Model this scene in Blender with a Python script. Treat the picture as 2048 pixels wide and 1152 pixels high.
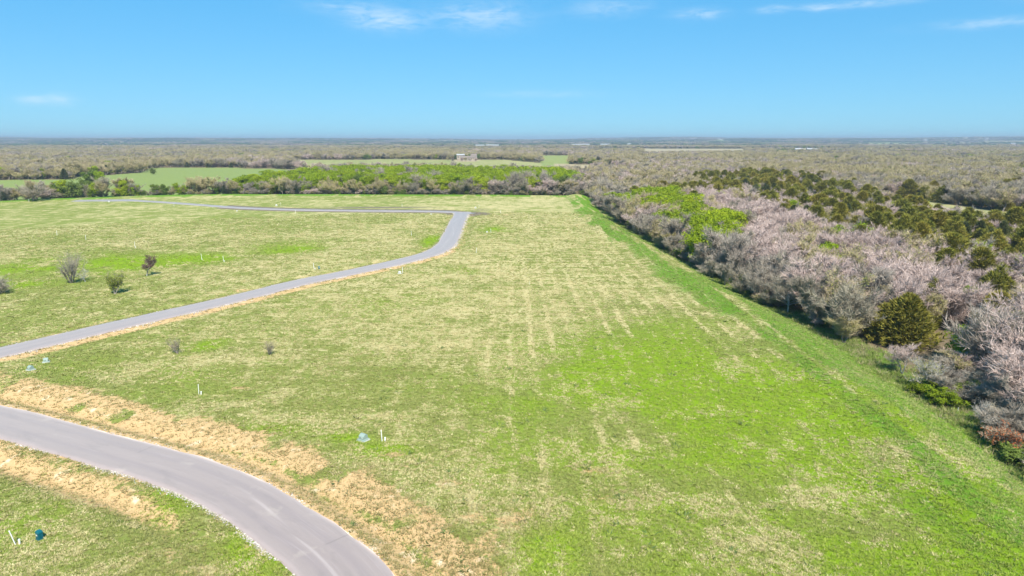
import bpy, math, random
import numpy as np

# ------------------------------------------------------------------ clear
for o in list(bpy.data.objects):
    bpy.data.objects.remove(o, do_unlink=True)
SC = bpy.context.scene
COL = SC.collection

# ------------------------------------------------------------------ camera
CAM_H = 34.0
cam_data = bpy.data.cameras.new('camera')
cam_data.lens = 24.0
cam_data.sensor_width = 36.0
cam_data.clip_start = 0.5
cam_data.clip_end = 60000.0
cam = bpy.data.objects.new('camera', cam_data)
cam.location = (0, 0, CAM_H)
PITCH = math.atan(296.0 / (2048 * 24 / 36))
cam.rotation_euler = (math.pi / 2 - PITCH, 0, 0)
COL.objects.link(cam)
SC.camera = cam

# ------------------------------------------------------------------ sun and sky
SUN_EL = math.radians(50.0)
SHADOW_AZ = math.radians(-13.0)          # shadows run away from the camera, slightly to the left
sdir = (math.sin(SHADOW_AZ), math.cos(SHADOW_AZ))
sun_d = bpy.data.lights.new('sun', 'SUN')
sun_d.energy = 4.3
sun_d.angle = math.radians(0.5)
sun_d.color = (1.0, 0.93, 0.82)
sun = bpy.data.objects.new('sun', sun_d)
sun.rotation_euler = (math.pi / 2 - SUN_EL, 0, -SHADOW_AZ)
sun.location = (40, -60, 120)
COL.objects.link(sun)

SC.view_settings.view_transform = 'Standard'
SC.view_settings.look = 'None'
SC.view_settings.gamma = 1.0
SC.view_settings.exposure = 1.0
SC.view_settings.use_curve_mapping = False
SC.cycles.use_denoising = True
SC.cycles.use_adaptive_sampling = True
SC.cycles.adaptive_threshold = .02
SC.cycles.caustics_reflective = False
SC.cycles.caustics_refractive = False
SC.cycles.max_bounces = 4
SC.cycles.diffuse_bounces = 2
SC.cycles.transparent_max_bounces = 8


class NT:
    """small helper round a node tree"""
    def __init__(self, tree):
        self.t = tree
        tree.nodes.clear()

    def n(self, kind, **kw):
        nd = self.t.nodes.new(kind)
        for k, v in kw.items():
            if k[0] == '_':
                setattr(nd, k[1:], v)
        return nd

    def link(self, a, b):
        self.t.links.new(a, b)

    def val(self, sock, v):
        if isinstance(v, bpy.types.NodeSocket):
            self.link(v, sock)
        elif isinstance(v, (tuple, list)) and len(v) == 3 and sock.type == 'RGBA':
            sock.default_value = (*v, 1.0)
        else:
            sock.default_value = v

    def math(self, op, a, b=0.0, c=None, clamp=False):
        nd = self.n('ShaderNodeMath', _operation=op)
        nd.use_clamp = clamp
        self.val(nd.inputs[0], a)
        self.val(nd.inputs[1], b)
        if c is not None:
            self.val(nd.inputs[2], c)
        return nd.outputs[0]

    def vmath(self, op, a, b=(0, 0, 0)):
        nd = self.n('ShaderNodeVectorMath', _operation=op)
        self.val(nd.inputs[0], a)
        self.val(nd.inputs[1], b)
        return nd.outputs[0]

    def mix(self, f, a, b, mode='MIX'):
        nd = self.n('ShaderNodeMix', _data_type='RGBA', _blend_type=mode)
        nd.clamp_factor = True
        self.val(nd.inputs[0], f)
        self.val(nd.inputs[6], a)
        self.val(nd.inputs[7], b)
        return nd.outputs[2]

    def ramp(self, x, lo, hi, a=0.0, b=1.0):
        nd = self.n('ShaderNodeMapRange', _interpolation_type='SMOOTHSTEP')
        self.val(nd.inputs[0], x)
        for i, v in enumerate((lo, hi, a, b)):
            self.val(nd.inputs[i + 1], v)
        return nd.outputs[0]

    def noise(self, vec, scale, detail=3.0, rough=0.55, dist=0.0):
        nd = self.n('ShaderNodeTexNoise')
        self.link(vec, nd.inputs['Vector'])
        nd.inputs['Scale'].default_value = scale
        nd.inputs['Detail'].default_value = detail
        nd.inputs['Roughness'].default_value = rough
        nd.inputs['Distortion'].default_value = dist
        return nd.outputs['Fac']

    def mapped(self, vec, scale, rot=0.0):
        nd = self.n('ShaderNodeMapping')
        self.link(vec, nd.inputs[0])
        nd.inputs['Scale'].default_value = scale
        nd.inputs['Rotation'].default_value = (0, 0, rot)
        return nd.outputs[0]


world = bpy.data.worlds.new('World')
SC.world = world
world.use_nodes = True
w = NT(world.node_tree)
sky = w.n('ShaderNodeTexSky', _sky_type='NISHITA', _sun_disc=False)
sky.sun_elevation = SUN_EL
sky.sun_rotation = math.pi + SHADOW_AZ          # the sun stands opposite to the shadows
sky.altitude = 200.0
sky.air_density = 1.0
sky.dust_density = 0.0
sky.ozone_density = 10.0
hs = w.n('ShaderNodeHueSaturation')
w.link(sky.outputs[0], hs.inputs['Color'])
hs.inputs['Saturation'].default_value = 1.25
gm = w.n('ShaderNodeGamma')
w.link(w.mix(1.0, hs.outputs[0], (.1, .1, .1), 'MULTIPLY'), gm.inputs[0])
gm.inputs[1].default_value = .38
tint = w.mix(1.0, gm.outputs[0], (2.22, 4.3, 5.6), 'MULTIPLY')
# thin spring cirrus, laid out by compass direction and elevation
tc = w.n('ShaderNodeTexCoord')
sep = w.n('ShaderNodeSeparateXYZ')
w.link(tc.outputs['Generated'], sep.inputs[0])
az = w.math('ARCTAN2', sep.outputs[0], sep.outputs[1])
el = w.math('ARCSINE', sep.outputs[2])
cmb = w.n('ShaderNodeCombineXYZ')
w.link(az, cmb.inputs[0])
w.link(el, cmb.inputs[1])
streak = w.noise(w.mapped(cmb.outputs[0], (22, 75, 1), 0.25), 1.0, 5.0, 0.6, 1.2)
fine = w.noise(w.mapped(cmb.outputs[0], (40, 190, 1), -0.12), 1.0, 4.0, 0.6, 0.8)
wisp = w.math('ADD', w.math('MULTIPLY', streak, 0.65), w.math('MULTIPLY', fine, 0.35))
CLOUDS = [(-.174, .158, .040, .012, .55), (-.044, .166, .055, .016, .45), (.347, .1643, .020, .004, .42), (.401, .1626, .022, .004, .36),
          (.463, .1635, .05, .004, .36), (.254, .163, .03, .006, .38), (.584, .131, .055, .005, .32), (-.596, .0457, .014, .005, .42),
          (-.569, .0471, .014, .006, .36), (.040, .0633, .07, .004, .2), (-.226, .172, .05, .008, .25), (.13, .175, .05, .01, .25),
          (.72, .16, .08, .010, .35), (-.95, .2, .15, .02, .4), (.95, .22, .2, .02, .4), (.2, .35, .4, .04, .4), (-.4, .42, .3, .05, .4)]
cl = None
for (a, e, sa, se, wt) in CLOUDS:
    da = w.math('DIVIDE', w.math('SUBTRACT', az, a), sa)
    de = w.math('DIVIDE', w.math('SUBTRACT', el, e), se)
    r2 = w.math('ADD', w.math('MULTIPLY', da, da), w.math('MULTIPLY', de, de))
    g = w.math('MULTIPLY', w.math('EXPONENT', w.math('MULTIPLY', r2, -0.9)), wt)
    cl = g if cl is None else w.math('ADD', cl, g)
cl = w.math('MULTIPLY', cl, w.ramp(wisp, 0.28, 0.66), clamp=True)
skycol = w.mix(cl, tint, (4.6, 5.2, 5.6))
bg = w.n('ShaderNodeBackground')
w.link(skycol, bg.inputs[0])
bg.inputs[1].default_value = 0.1
wo = w.n('ShaderNodeOutputWorld')
w.link(bg.outputs[0], wo.inputs[0])

# ------------------------------------------------------------------ layout, in metres (camera stands over 0,0 and looks along +Y)
NEAR_ROAD = [(-75.1, 84.3), (-71.9, 83.0), (-67.5, 81.1), (-61.2, 78.4), (-54.8, 75.5), (-48.7, 72.7), (-42.4, 69.8), (-36.3, 66.9), (-30.6, 63.7), (-25.0, 59.8), (-20.1, 55.4),
 (-15.3, 50.9), (-12.1, 46.8)]
FAR_ROAD = [(-87.4, 101.1), (-81.0, 111.9), (-75.1, 122.2), (-68.9, 132.5), (-62.5, 143.2), (-56.8, 153.7), (-51.3, 164.3), (-44.2, 173.9), (-37.2, 184.3), (-30.6, 195.0),
 (-25.0, 206.8), (-22.4, 219.6), (-21.9, 231.5), (-22.1, 243.4), (-22.4, 256.0), (-22.7, 267.9), (-23.0, 280.4), (-23.4, 292.4), (-23.5, 304.4), (-23.6, 314.5)]
CROSS_ROAD = [(-18.4, 322.1), (-30.0, 330.2), (-44.9, 333.7), (-79.8, 336.8), (-110.6, 341.5), (-140.1, 351.3), (-163.7, 365.1), (-189.1, 379.9), (-215.0, 392.7), (-234.4, 396.0),
 (-251.3, 394.3)]
WOOD_EDGE = [(49.4, 426.6), (45.4, 352.7), (46.3, 278.5), (50.2, 221.9), (51.9, 185.5), (53.4, 156.3), (55.7, 137.7), (57.1, 122.2), (57.4, 111.2), (56.9, 100.6), (56.9, 88.9),
 (56.7, 81.0), (56.0, 73.6), (55.2, 68.0), (53.1, 55.7)]
FAR_EDGE = [(-349.0, 391.0), (-292.0, 391.0), (-268.1, 411.6), (-226.9, 430.5), (-178.5, 442.7), (-85.0, 442.7), (-7.7, 442.7), (49.8, 430.5)]
ZONES = {'cedar': [(139.7, 549.8), (216.5, 629.3), (243.9, 565.7), (181.8, 339.0), (182.0, 301.8), (176.4, 257.3), (172.8, 199.2), (76.6, 84.9), (80.4, 99.3), (83.4, 115.2),
           (95.3, 136.9), (107.7, 171.8), (108.0, 204.6), (101.8, 236.5), (118.3, 314.1), (106.4, 351.3)],
 'cedar_far': [(-178.1, 640.7), (-108.2, 667.7), (-11.3, 649.4), (34.8, 632.1), (38.3, 697.0), (-65.4, 729.0), (-199.4, 718.0)],
 'lime_block': [(-189.9, 446.9), (-106.3, 451.1), (38.1, 451.1), (50.1, 488.6), (47.6, 520.9), (33.1, 600.2), (-10.8, 623.8), (-103.9, 640.7), (-166.8, 615.7),
                (-167.6, 544.9), (-186.0, 488.6)],
 'lime_patch': [(50.9, 348.3), (89.9, 398.4), (81.4, 309.3), (81.8, 250.7), (72.9, 213.0), (58.8, 185.0), (55.0, 198.6), (55.3, 238.9), (57.4, 284.7), (47.9, 304.1)],
 'mauve': [(78.3, 351.3), (108.1, 375.1), (133.5, 342.0), (117.7, 260.8), (135.4, 244.1), (132.1, 204.6), (114.7, 160.7), (92.8, 119.0), (80.2, 89.2), (70.2, 77.3),
           (65.2, 81.9), (57.0, 84.9), (51.4, 91.6), (50.0, 115.2), (52.5, 147.9), (64.6, 216.3)]}
FIELDS = {'clearing': [(230.2, 434.5), (235.5, 391.0), (235.1, 347.4), (240.3, 316.7), (250.9, 278.5), (177.7, 195.1), (180.2, 235.6), (181.0, 265.7), (179.6, 296.4),
              (182.9, 339.8)],
 'far_plough': [(487.1, 2619.8), (885.2, 2692.8), (573.4, 1668.6), (289.2, 1511.5)],
 'middle_meadow': [(-400.5, 1238.9), (-299.2, 1207.7), (-238.6, 1255.0), (-12.3, 1223.1), (46.1, 1049.2), (34.2, 776.6), (-12.7, 729.0), (-205.5, 740.4),
                   (-274.5, 876.3)],
 'plough': [(60.9, 1005.2), (116.4, 984.5), (77.5, 687.0), (43.7, 687.0)],
 'small_meadow': [(60.6, 1560.5), (132.4, 1560.5), (61.0, 740.4), (32.6, 740.4)],
 'tan_gap': [(222.9, 557.8), (233.0, 557.8), (176.3, 411.6), (169.8, 411.6)],
 'west_meadow': [(-540.5, 585.4), (-388.0, 607.9), (-417.5, 667.7), (-401.3, 677.2), (-396.1, 740.4), (-434.3, 830.6), (-445.1, 868.4), (-359.8, 868.4), (-251.2, 816.4),
                 (-205.5, 740.4), (-175.7, 615.7), (-175.5, 520.9), (-188.5, 455.5), (-226.9, 430.5), (-270.5, 415.3), (-366.3, 394.3)],
 'yard': [(-137.1, 1422.1), (-58.7, 1511.5), (-32.3, 1149.8), (-112.5, 1122.9)]}
LUSH = [(9.1, 93.9, 13.8, 10.7, 1.0), (21.8, 86.1, 10.7, 10.9, 0.7), (2.8, 51.2, 2.5, 3.1, 1.0), (-14.1, 70.4, 3.0, 2.2, 0.9), (-18.8, 73.6, 2.9, 1.6, 0.6),
 (-1.4, 73.6, 4.6, 4.1, 0.35), (-3.3, 65.2, 2.6, 2.7, 0.4), (-44.1, 56.6, 5.9, 4.7, 0.6), (-33.1, 59.2, 2.9, 2.0, 0.7), (-22.8, 52.3, 2.1, 3.7, 1.1),
 (-20.2, 49.8, 1.6, 2.0, 1.0), (-68.4, 99.4, 4.6, 4.2, 1.1), (-123.2, 181.0, 17.5, 16.2, 0.85), (-122.6, 163.2, 7.4, 10.8, 0.9), (-108.5, 191.0, 17.1, 13.0, 0.5),
 (-90.9, 199.5, 8.9, 7.9, 0.75), (-70.6, 219.7, 9.8, 9.5, 0.7), (-51.3, 111.2, 2.6, 3.5, 0.9), (-27.9, 238.1, 2.8, 17.5, 0.8), (-4.7, 265.7, 7.8, 9.2, 0.6),
 (-27.6, 75.7, 4.2, 2.0, 0.5), (-34.2, 61.6, 2.9, 1.4, 0.8), (20.6, 60.1, 12.1, 8.6, 0.45), (33.7, 53.4, 10.9, 5.4, 0.5), (42.3, 60.1, 7.8, 5.7, 0.4),
 (13.7, 67.4, 9.6, 6.9, 0.4), (19.2, 111.2, 16.9, 11.7, 0.3), (-12.6, 179.6, 6.7, 5.8, 0.4), (-52.5, 93.9, 10.9, 7.4, 0.35), (-30.9, 144.5, 13.1, 7.6, 0.3)]
SOIL = [(-13.1, 69.2, 1.3, 0.9, 0.9), (-11.1, 66.5, 0.9, 0.7, 0.8), (8.2, 66.3, 2.4, 1.3, 0.55), (0.3, 56.6, 3.2, 2.7, 0.55), (-6.3, 63.1, 2.1, 1.0, 0.6),
 (-38.2, 90.6, 1.8, 0.8, 0.8), (10.0, 60.6, 2.9, 1.9, 0.4), (53.6, 98.7, 2.3, 1.6, 0.5), (-2.7, 51.9, 2.5, 2.9, 0.8), (-3.8, 56.6, 2.0, 2.5, 0.5),
 (-6.2, 52.6, 3.5, 3.8, 0.6), (-4.4, 316.7, 8.1, 17.3, 0.35), (-22.7, 97.2, 11.9, 6.8, 0.12), (12.2, 139.9, 9.5, 9.9, 0.15)]
DARK = [(-15.9, 339.8, 12.4, 17.4, 0.5), (-68.0, 352.7, 46.4, 8.0, 0.7), (-123.2, 363.6, 26.5, 11.3, 0.4)]
TRANSFORMERS = [(-17.1, 73.0), (-72.8, 101.8), (-72.0, 97.2), (-9.4, 255.3), (-29.3, 174.7), (-18.6, 348.7), (-37.8, 318.8), (-226.1, 384.6), (-124.6, 362.2), (-134.3, 333.7)]
POSTS = [(-42.7, 87.9), (-14.9, 72.8), (-42.7, 52.7), (-166.6, 248.4), (-148.2, 235.6), (-122.0, 218.7), (-92.7, 201.2), (-83.1, 193.9), (-53.4, 181.0), (-36.6, 247.1),
 (-11.0, 207.7), (4.2, 161.4), (-5.4, 323.3), (-16.9, 350.0), (-7.9, 253.9), (-57.1, 355.3), (-28.5, 174.7), (-176.8, 358.1), (-122.7, 363.6), (-102.5, 323.3),
 (-271.0, 384.6), (-152.7, 348.7), (59.9, 86.1)]
STUBS = [(-42.3, 87.7), (-14.6, 73.0), (-42.4, 52.8), (-52.9, 180.3), (-92.2, 200.3), (-82.7, 193.5), (-120.7, 216.6)]
PEDESTALS = [(-41.2, 53.6), (-52.0, 181.0)]
MEADOW = [(-107.2, 162.6), (-104.9, 164.4), (-90.0, 150.9), (-93.8, 172.0), (-116.1, 150.4), (-54.5, 106.5), (-39.3, 105.9)]
SPECIAL = [(57.7, 139.0), (69.8, 116.6), (80.6, 127.6), (61.1, 101.8), (60.6, 95.0), (60.4, 82.3), (58.4, 75.0), (57.4, 71.9), (59.7, 88.9), (76.6, 227.4), (88.4, 120.5),
 (87.8, 124.0), (90.3, 144.5), (59.1, 166.2), (138.0, 397.7), (59.7, 117.9)]
HOUSES = [(-84.0, 1178.1), (-67.9, 1178.1), (949.3, 2307.1), (984.1, 2307.1), (1057.6, 2422.8)]
STRIPS = [(-171.3, 3731.3), (-108.5, 3880.9), (430.1, 4411.1), (616.3, 4621.5), (814.1, 4852.9), (2511.8, 9713.3), (2412.1, 8093.2), (4105.2, 6935.9), (3482.5, 4852.9),
 (6303.9, 9713.3), (5496.8, 8093.2)]
OLDTREE = [(-260.5, 358.1), (-361.0, 697.0), (51.7, 729.0), (63.8, 729.0), (-272.4, 404.5), (-315.4, 520.9), (-211.6, 434.5), (-219.1, 430.5), (-195.6, 430.5), (-205.3, 434.5)]

NEAR_ROAD = [(-112.0, 100.2), (-96.0, 93.4), (-82.0, 87.4), (-67.5, 81.1)] + NEAR_ROAD[3:] + [(-9.0, 42.0), (-6.5, 36.5)]
FAR_ROAD = [(-96.0, 86.0)] + FAR_ROAD + [(-24.6, 325.0), (-25.2, 331.0)]
# the far white barns stand in open strips among the woods
for _i, ((_x, _y), _w) in enumerate(zip(STRIPS, (46, 70, 120, 60, 24, 60, 50, 40, 34, 55, 45))):
    _a, _b = _y / 1.2, _y + 60
    FIELDS['barn_strip_%d' % _i] = [((_x - _w * .8) / _y * _a, _a), ((_x + _w * .8) / _y * _a, _a), ((_x + _w * .8) / _y * _b, _b), ((_x - _w * .8) / _y * _b, _b)]
for _i, (_x, _y) in enumerate(HOUSES[2:]):
    FIELDS['house_strip_%d' % _i] = [((_x - 16) / _y * 1900, 1900), ((_x + 16) / _y * 1900, 1900), ((_x + 18) / _y * 2460, 2460), ((_x - 18) / _y * 2460, 2460)]
FIELDS['yard'] = [(-98, 1130), (-58, 1130), (-52, 1220), (-98, 1220)]
HAZE = 0.00013

rng = np.random.default_rng(7)
ROAD_HALF = 3.1


# ------------------------------------------------------------------ small numeric helpers
def sstep(a, b, x):
    t = np.clip((x - a) / (b - a), 0, 1)
    return t * t * (3 - 2 * t)


def vnoise(x, y, size, seed=0):
    """value noise in 0..1 with features of `size` metres"""
    x = np.asarray(x, float) / size
    y = np.asarray(y, float) / size
    xi = np.floor(x)
    yi = np.floor(y)
    fx = x - xi
    fy = y - yi
    fx = fx * fx * (3 - 2 * fx)
    fy = fy * fy * (3 - 2 * fy)

    def h(a, b):
        q = (a.astype(np.int64) * 374761393 + b.astype(np.int64) * 668265263 + seed * 1442695041) & 0xffffffff
        q = ((q ^ (q >> 13)) * 1274126177) & 0xffffffff
        return ((q ^ (q >> 16)) & 0xffff) / 65535.0
    a = h(xi, yi)
    b = h(xi + 1, yi)
    c = h(xi, yi + 1)
    d = h(xi + 1, yi + 1)
    return (a * (1 - fx) + b * fx) * (1 - fy) + (c * (1 - fx) + d * fx) * fy


def fbm(x, y, size, seed=0, oct=4):
    s = 0
    amp = 1.0
    tot = 0
    for k in range(oct):
        s = s + amp * vnoise(x, y, size / 2 ** k, seed + k * 17)
        tot += amp
        amp *= 0.55
    return s / tot


def smooth_line(P, n=6):
    """Catmull-Rom through P"""
    P = np.array(P, float)
    Q = np.vstack([2 * P[0] - P[1], P, 2 * P[-1] - P[-2]])
    out = []
    for i in range(1, len(Q) - 2):
        for t in np.linspace(0, 1, n, endpoint=False):
            p0, p1, p2, p3 = Q[i - 1:i + 3]
            out.append(.5 * (2 * p1 + (p2 - p0) * t + (2 * p0 - 5 * p1 + 4 * p2 - p3) * t ** 2 + (3 * p1 - p0 - 3 * p2 + p3) * t ** 3))
    out.append(P[-1])
    return np.array(out)


def line_dist(x, y, L):
    """distance to polyline, sign (+ left of travel), and length along it"""
    best = np.full(x.shape, 1e9)
    sgn = np.zeros(x.shape)
    along = np.zeros(x.shape)
    s0 = 0.0
    for (ax, ay), (bx, by) in zip(L[:-1], L[1:]):
        dx, dy = bx - ax, by - ay
        ll = math.hypot(dx, dy)
        t = np.clip(((x - ax) * dx + (y - ay) * dy) / (ll * ll), 0, 1)
        qx, qy = x - ax - t * dx, y - ay - t * dy
        d = np.hypot(qx, qy)
        m = d < best
        best = np.where(m, d, best)
        sgn = np.where(m, np.sign(dx * (y - ay) - dy * (x - ax)), sgn)
        along = np.where(m, s0 + t * ll, along)
        s0 += ll
    return best, sgn, along


def in_poly(x, y, P):
    x = np.asarray(x, float)
    y = np.asarray(y, float)
    r = np.zeros(x.shape, bool)
    n = len(P)
    for i in range(n):
        x1, y1 = P[i]
        x2, y2 = P[(i + 1) % n]
        c = (y1 > y) != (y2 > y)
        with np.errstate(divide='ignore', invalid='ignore'):
            xi = (x2 - x1) * (y - y1) / (y2 - y1 + 1e-12) + x1
        r ^= c & (x < xi)
    return r


NEAR = smooth_line(NEAR_ROAD, 5)
FAR = smooth_line(FAR_ROAD, 5)
CROSS = smooth_line(CROSS_ROAD, 5)
WE = np.array(WOOD_EDGE)
FE = np.array(FAR_EDGE)


def wood_x(y):
    return np.interp(y, WE[::-1, 1], WE[::-1, 0])


def far_y(x):
    return np.interp(x, FE[:, 0], FE[:, 1])


def terrain(x, y, want=False):
    x = np.asarray(x, float)
    y = np.asarray(y, float)
    near = (np.abs(x) < 420) & (y > 0) & (y < 520)
    dn = np.full(x.shape, 500.0)
    sn = np.zeros(x.shape)
    an = np.zeros(x.shape)
    df = np.full(x.shape, 500.0)
    sf = np.zeros(x.shape)
    dc = np.full(x.shape, 500.0)
    scr = np.zeros(x.shape)
    if near.any():
        dn[near], sn[near], an[near] = line_dist(x[near], y[near], NEAR)
        df[near], sf[near], _ = line_dist(x[near], y[near], FAR)
        dc[near], scr[near], _ = line_dist(x[near], y[near], CROSS)
    droad = np.minimum(np.minimum(dn, df), dc)
    z = (fbm(x, y, 70, 3) - .5) * 1.1 * sstep(7, 40, droad) * (1 - sstep(450, 700, y))
    z += (fbm(x, y, 6, 5, 3) - .5) * .16 * sstep(5, 9, droad) * (y < 200)
    # grassed bank along the wood and along the far end of the field
    e = wood_x(y) - x
    inb = (y < 470) & (y > 30)
    z += np.where(inb, 1.05 * np.exp(-((e - 9.5) / 4.5) ** 2) - 1.7 * sstep(6.5, -2, e) * (1 - sstep(-15, -70, e)), 0)
    fy = far_y(x) - y
    z += np.where(x < 60, .7 * np.exp(-((fy - 14) / 8) ** 2) - .8 * sstep(8, -4, fy) * (1 - sstep(-20, -90, fy)), 0)
    # shallow swale west of the far road
    ds, _, _ = line_dist(x, y, [(-150, 150), (-118, 178), (-92, 198), (-66, 222)])
    z -= .9 * np.exp(-(ds / 9) ** 2)
    # ditches beside the roads
    d = dn - ROAD_HALF
    rough = (fbm(x, y, 1.6, 9, 3) - .5)
    upper = sn > 0
    prof_u = -.55 * np.exp(-((d - 2.3) / 1.1) ** 2) + .45 * sstep(3.0, 7.0, d) * (1 - sstep(8, 16, d))
    prof_l = -.85 * np.exp(-((d - 3.9) / 1.5) ** 2) * (1 - .75 * sstep(88, 106, an))
    z += np.where(dn < 30, np.where(upper, prof_u, prof_l) + rough * .22 * sstep(.4, 2, d) * (1 - sstep(7, 11, d)), 0)
    d2 = df - ROAD_HALF
    z += np.where(df < 20, -.4 * np.exp(-((d2 - 2.4) / 1.2) ** 2), 0)
    z = np.where(droad < ROAD_HALF + .7, np.minimum(z, 0) * sstep(ROAD_HALF - .2, ROAD_HALF + .7, droad) - .14 * (1 - sstep(ROAD_HALF + .1, ROAD_HALF + .6, droad)), z)
    # low hills near the horizon
    z += sstep(4200, 9500, y) * (4 + fbm(x, y, 2600, 21, 4) * 78 + 14 * np.abs(x) / 6000)
    if want:
        return z, dn, sn, an, df, sf, dc, scr, e, fy
    return z


def tz(x, y):
    return float(terrain(np.array([x]), np.array([y]))[0])


# ------------------------------------------------------------------ object helpers
def mesh_np(name, V, F, mats=(), smooth=False):
    """V (n,3); F (m,3) or (m,4) integer array"""
    V = np.asarray(V, np.float32)
    F = np.asarray(F, np.int32)
    me = bpy.data.meshes.new(name)
    k = F.shape[1]
    me.vertices.add(len(V))
    me.vertices.foreach_set('co', V.ravel())
    me.loops.add(F.size)
    me.loops.foreach_set('vertex_index', F.ravel())
    me.polygons.add(len(F))
    me.polygons.foreach_set('loop_start', np.arange(0, F.size, k, dtype=np.int32))
    me.update(calc_edges=True)
    if smooth:
        me.polygons.foreach_set('use_smooth', np.ones(len(F), bool))
    for m in mats:
        me.materials.append(m)
    return me


def link(name, me, parent=None, loc=(0, 0, 0), rot=(0, 0, 0), scale=(1, 1, 1)):
    o = bpy.data.objects.new(name, me)
    COL.objects.link(o)
    o.location = loc
    o.rotation_euler = rot
    o.scale = scale
    if parent:
        o.parent = parent
    return o


def tag(o, label=None, cat=None, group=None, kind=None):
    if label:
        o['label'] = label
    if cat:
        o['category'] = cat
    if group:
        o['group'] = group
    if kind:
        o['kind'] = kind
    return o


class MB:
    """collects simple solids into one mesh"""
    def __init__(self):
        self.v = []
        self.f = []

    def box(self, x0, x1, y0, y1, z0, z1, taper=0.0):
        b = len(self.v)
        t = taper
        self.v += [(x0, y0, z0), (x1, y0, z0), (x1, y1, z0), (x0, y1, z0), (x0 + t, y0 + t, z1), (x1 - t, y0 + t, z1), (x1 - t, y1 - t, z1), (x0 + t, y1 - t, z1)]
        self.f += [(b, b + 3, b + 2, b + 1), (b + 4, b + 5, b + 6, b + 7), (b, b + 1, b + 5, b + 4), (b + 1, b + 2, b + 6, b + 5), (b + 2, b + 3, b + 7, b + 6), (b + 3, b, b + 4, b + 7)]
        return self

    def tube(self, pts, rad, n=8, cap=True):
        pts = [np.array(p, float) for p in pts]
        b = len(self.v)
        for i, p in enumerate(pts):
            d = pts[min(i + 1, len(pts) - 1)] - pts[max(i - 1, 0)]
            d /= np.linalg.norm(d) + 1e-9
            u = np.cross(d, (0.3, 1, 0.1) if abs(d[2]) > .8 else (0, 0, 1))
            u /= np.linalg.norm(u)
            q = np.cross(d, u)
            r = rad[i] if isinstance(rad, (list, tuple)) else rad
            for k in range(n):
                a = 2 * math.pi * k / n
                self.v.append(tuple(p + r * (math.cos(a) * u + math.sin(a) * q)))
        for i in range(len(pts) - 1):
            for k in range(n):
                k2 = (k + 1) % n
                self.f.append((b + i * n + k, b + i * n + k2, b + (i + 1) * n + k2, b + (i + 1) * n + k))
        if cap:
            self.f.append(tuple(b + k for k in range(n))[::-1])
            self.f.append(tuple(b + (len(pts) - 1) * n + k for k in range(n)))
        return self

    def profile(self, P, x0, x1):
        """polygon P in (y, z) pushed along x"""
        b = len(self.v)
        n = len(P)
        self.v += [(x0, y, z) for y, z in P] + [(x1, y, z) for y, z in P]
        self.f.append(tuple(b + i for i in range(n)))
        self.f.append(tuple(b + n + i for i in range(n))[::-1])
        for i in range(n):
            j = (i + 1) % n
            self.f.append((b + i, b + n + i, b + n + j, b + j))
        return self

    def mesh(self, name, mat, smooth=False, bevel=0):
        import bmesh
        me = bpy.data.meshes.new(name)
        me.from_pydata(self.v, [], self.f)
        bm = bmesh.new()
        bm.from_mesh(me)
        bmesh.ops.recalc_face_normals(bm, faces=bm.faces)
        if bevel:
            bmesh.ops.bevel(bm, geom=list(bm.edges), offset=bevel, segments=2, affect='EDGES', profile=.6)
        bm.to_mesh(me)
        bm.free()
        if smooth:
            for p in me.polygons:
                p.use_smooth = True
        me.materials.append(mat)
        return me

    def build(self, name, mat, parent=None, **kw):
        return link(name, self.mesh(name, mat, **kw), parent)


def set_attr(me, name, typ, dom, data):
    a = me.attributes.new(name, typ, dom)
    key = {'FLOAT_COLOR': 'color', 'FLOAT_VECTOR': 'vector'}.get(typ, 'value')
    a.data.foreach_set(key, np.ascontiguousarray(data).ravel())


# ------------------------------------------------------------------ materials
def material(name):
    m = bpy.data.materials.new(name)
    m.use_nodes = True
    t = NT(m.node_tree)
    b = t.n('ShaderNodeBsdfPrincipled')
    o = t.n('ShaderNodeOutputMaterial')
    t.link(b.outputs[0], o.inputs[0])
    b.inputs['Roughness'].default_value = .85
    b.inputs['Specular IOR Level'].default_value = .2
    return m, t, b


def twig_material(name, dark, light, hue=None):
    m, t, b = material(name)
    g = t.n('ShaderNodeNewGeometry')
    oi = t.n('ShaderNodeObjectInfo')
    c = t.mix(g.outputs['Random Per Island'], dark, light)
    if hue:
        c = t.mix(t.math('MULTIPLY', oi.outputs['Random'], .8), c, hue)
    c = t.mix(t.math('MULTIPLY', t.math('FRACT', t.math('MULTIPLY', oi.outputs['Random'], 7.31)), .35), c, tuple(.55 * v for v in dark))  # shadow darkening put into the colour, by a random amount per tree
    t.link(c, b.inputs['Base Color'])
    b.inputs['Specular IOR Level'].default_value = .1
    return m


def leaf_material(name, dark, light, other, trans=.25):
    m, t, b = material(name)
    g = t.n('ShaderNodeNewGeometry')
    oi = t.n('ShaderNodeObjectInfo')
    c = t.mix(g.outputs['Random Per Island'], dark, light)
    c = t.mix(t.math('MULTIPLY', t.math('POWER', oi.outputs['Random'], 1.6), .75), c, other)
    c = t.mix(t.math('MULTIPLY', t.math('FRACT', t.math('MULTIPLY', oi.outputs['Random'], 5.7)), .35), c, tuple(.6 * v for v in dark))
    t.link(c, b.inputs['Base Color'])
    b.inputs['Specular IOR Level'].default_value = .15
    tr = t.n('ShaderNodeBsdfTranslucent')
    t.link(c, tr.inputs[0])
    mx = t.n('ShaderNodeMixShader')
    mx.inputs[0].default_value = trans
    t.link(b.outputs[0], mx.inputs[1])
    t.link(tr.outputs[0], mx.inputs[2])
    out = [n for n in t.t.nodes if n.type == 'OUTPUT_MATERIAL'][0]
    t.link(mx.outputs[0], out.inputs[0])
    return m


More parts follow.
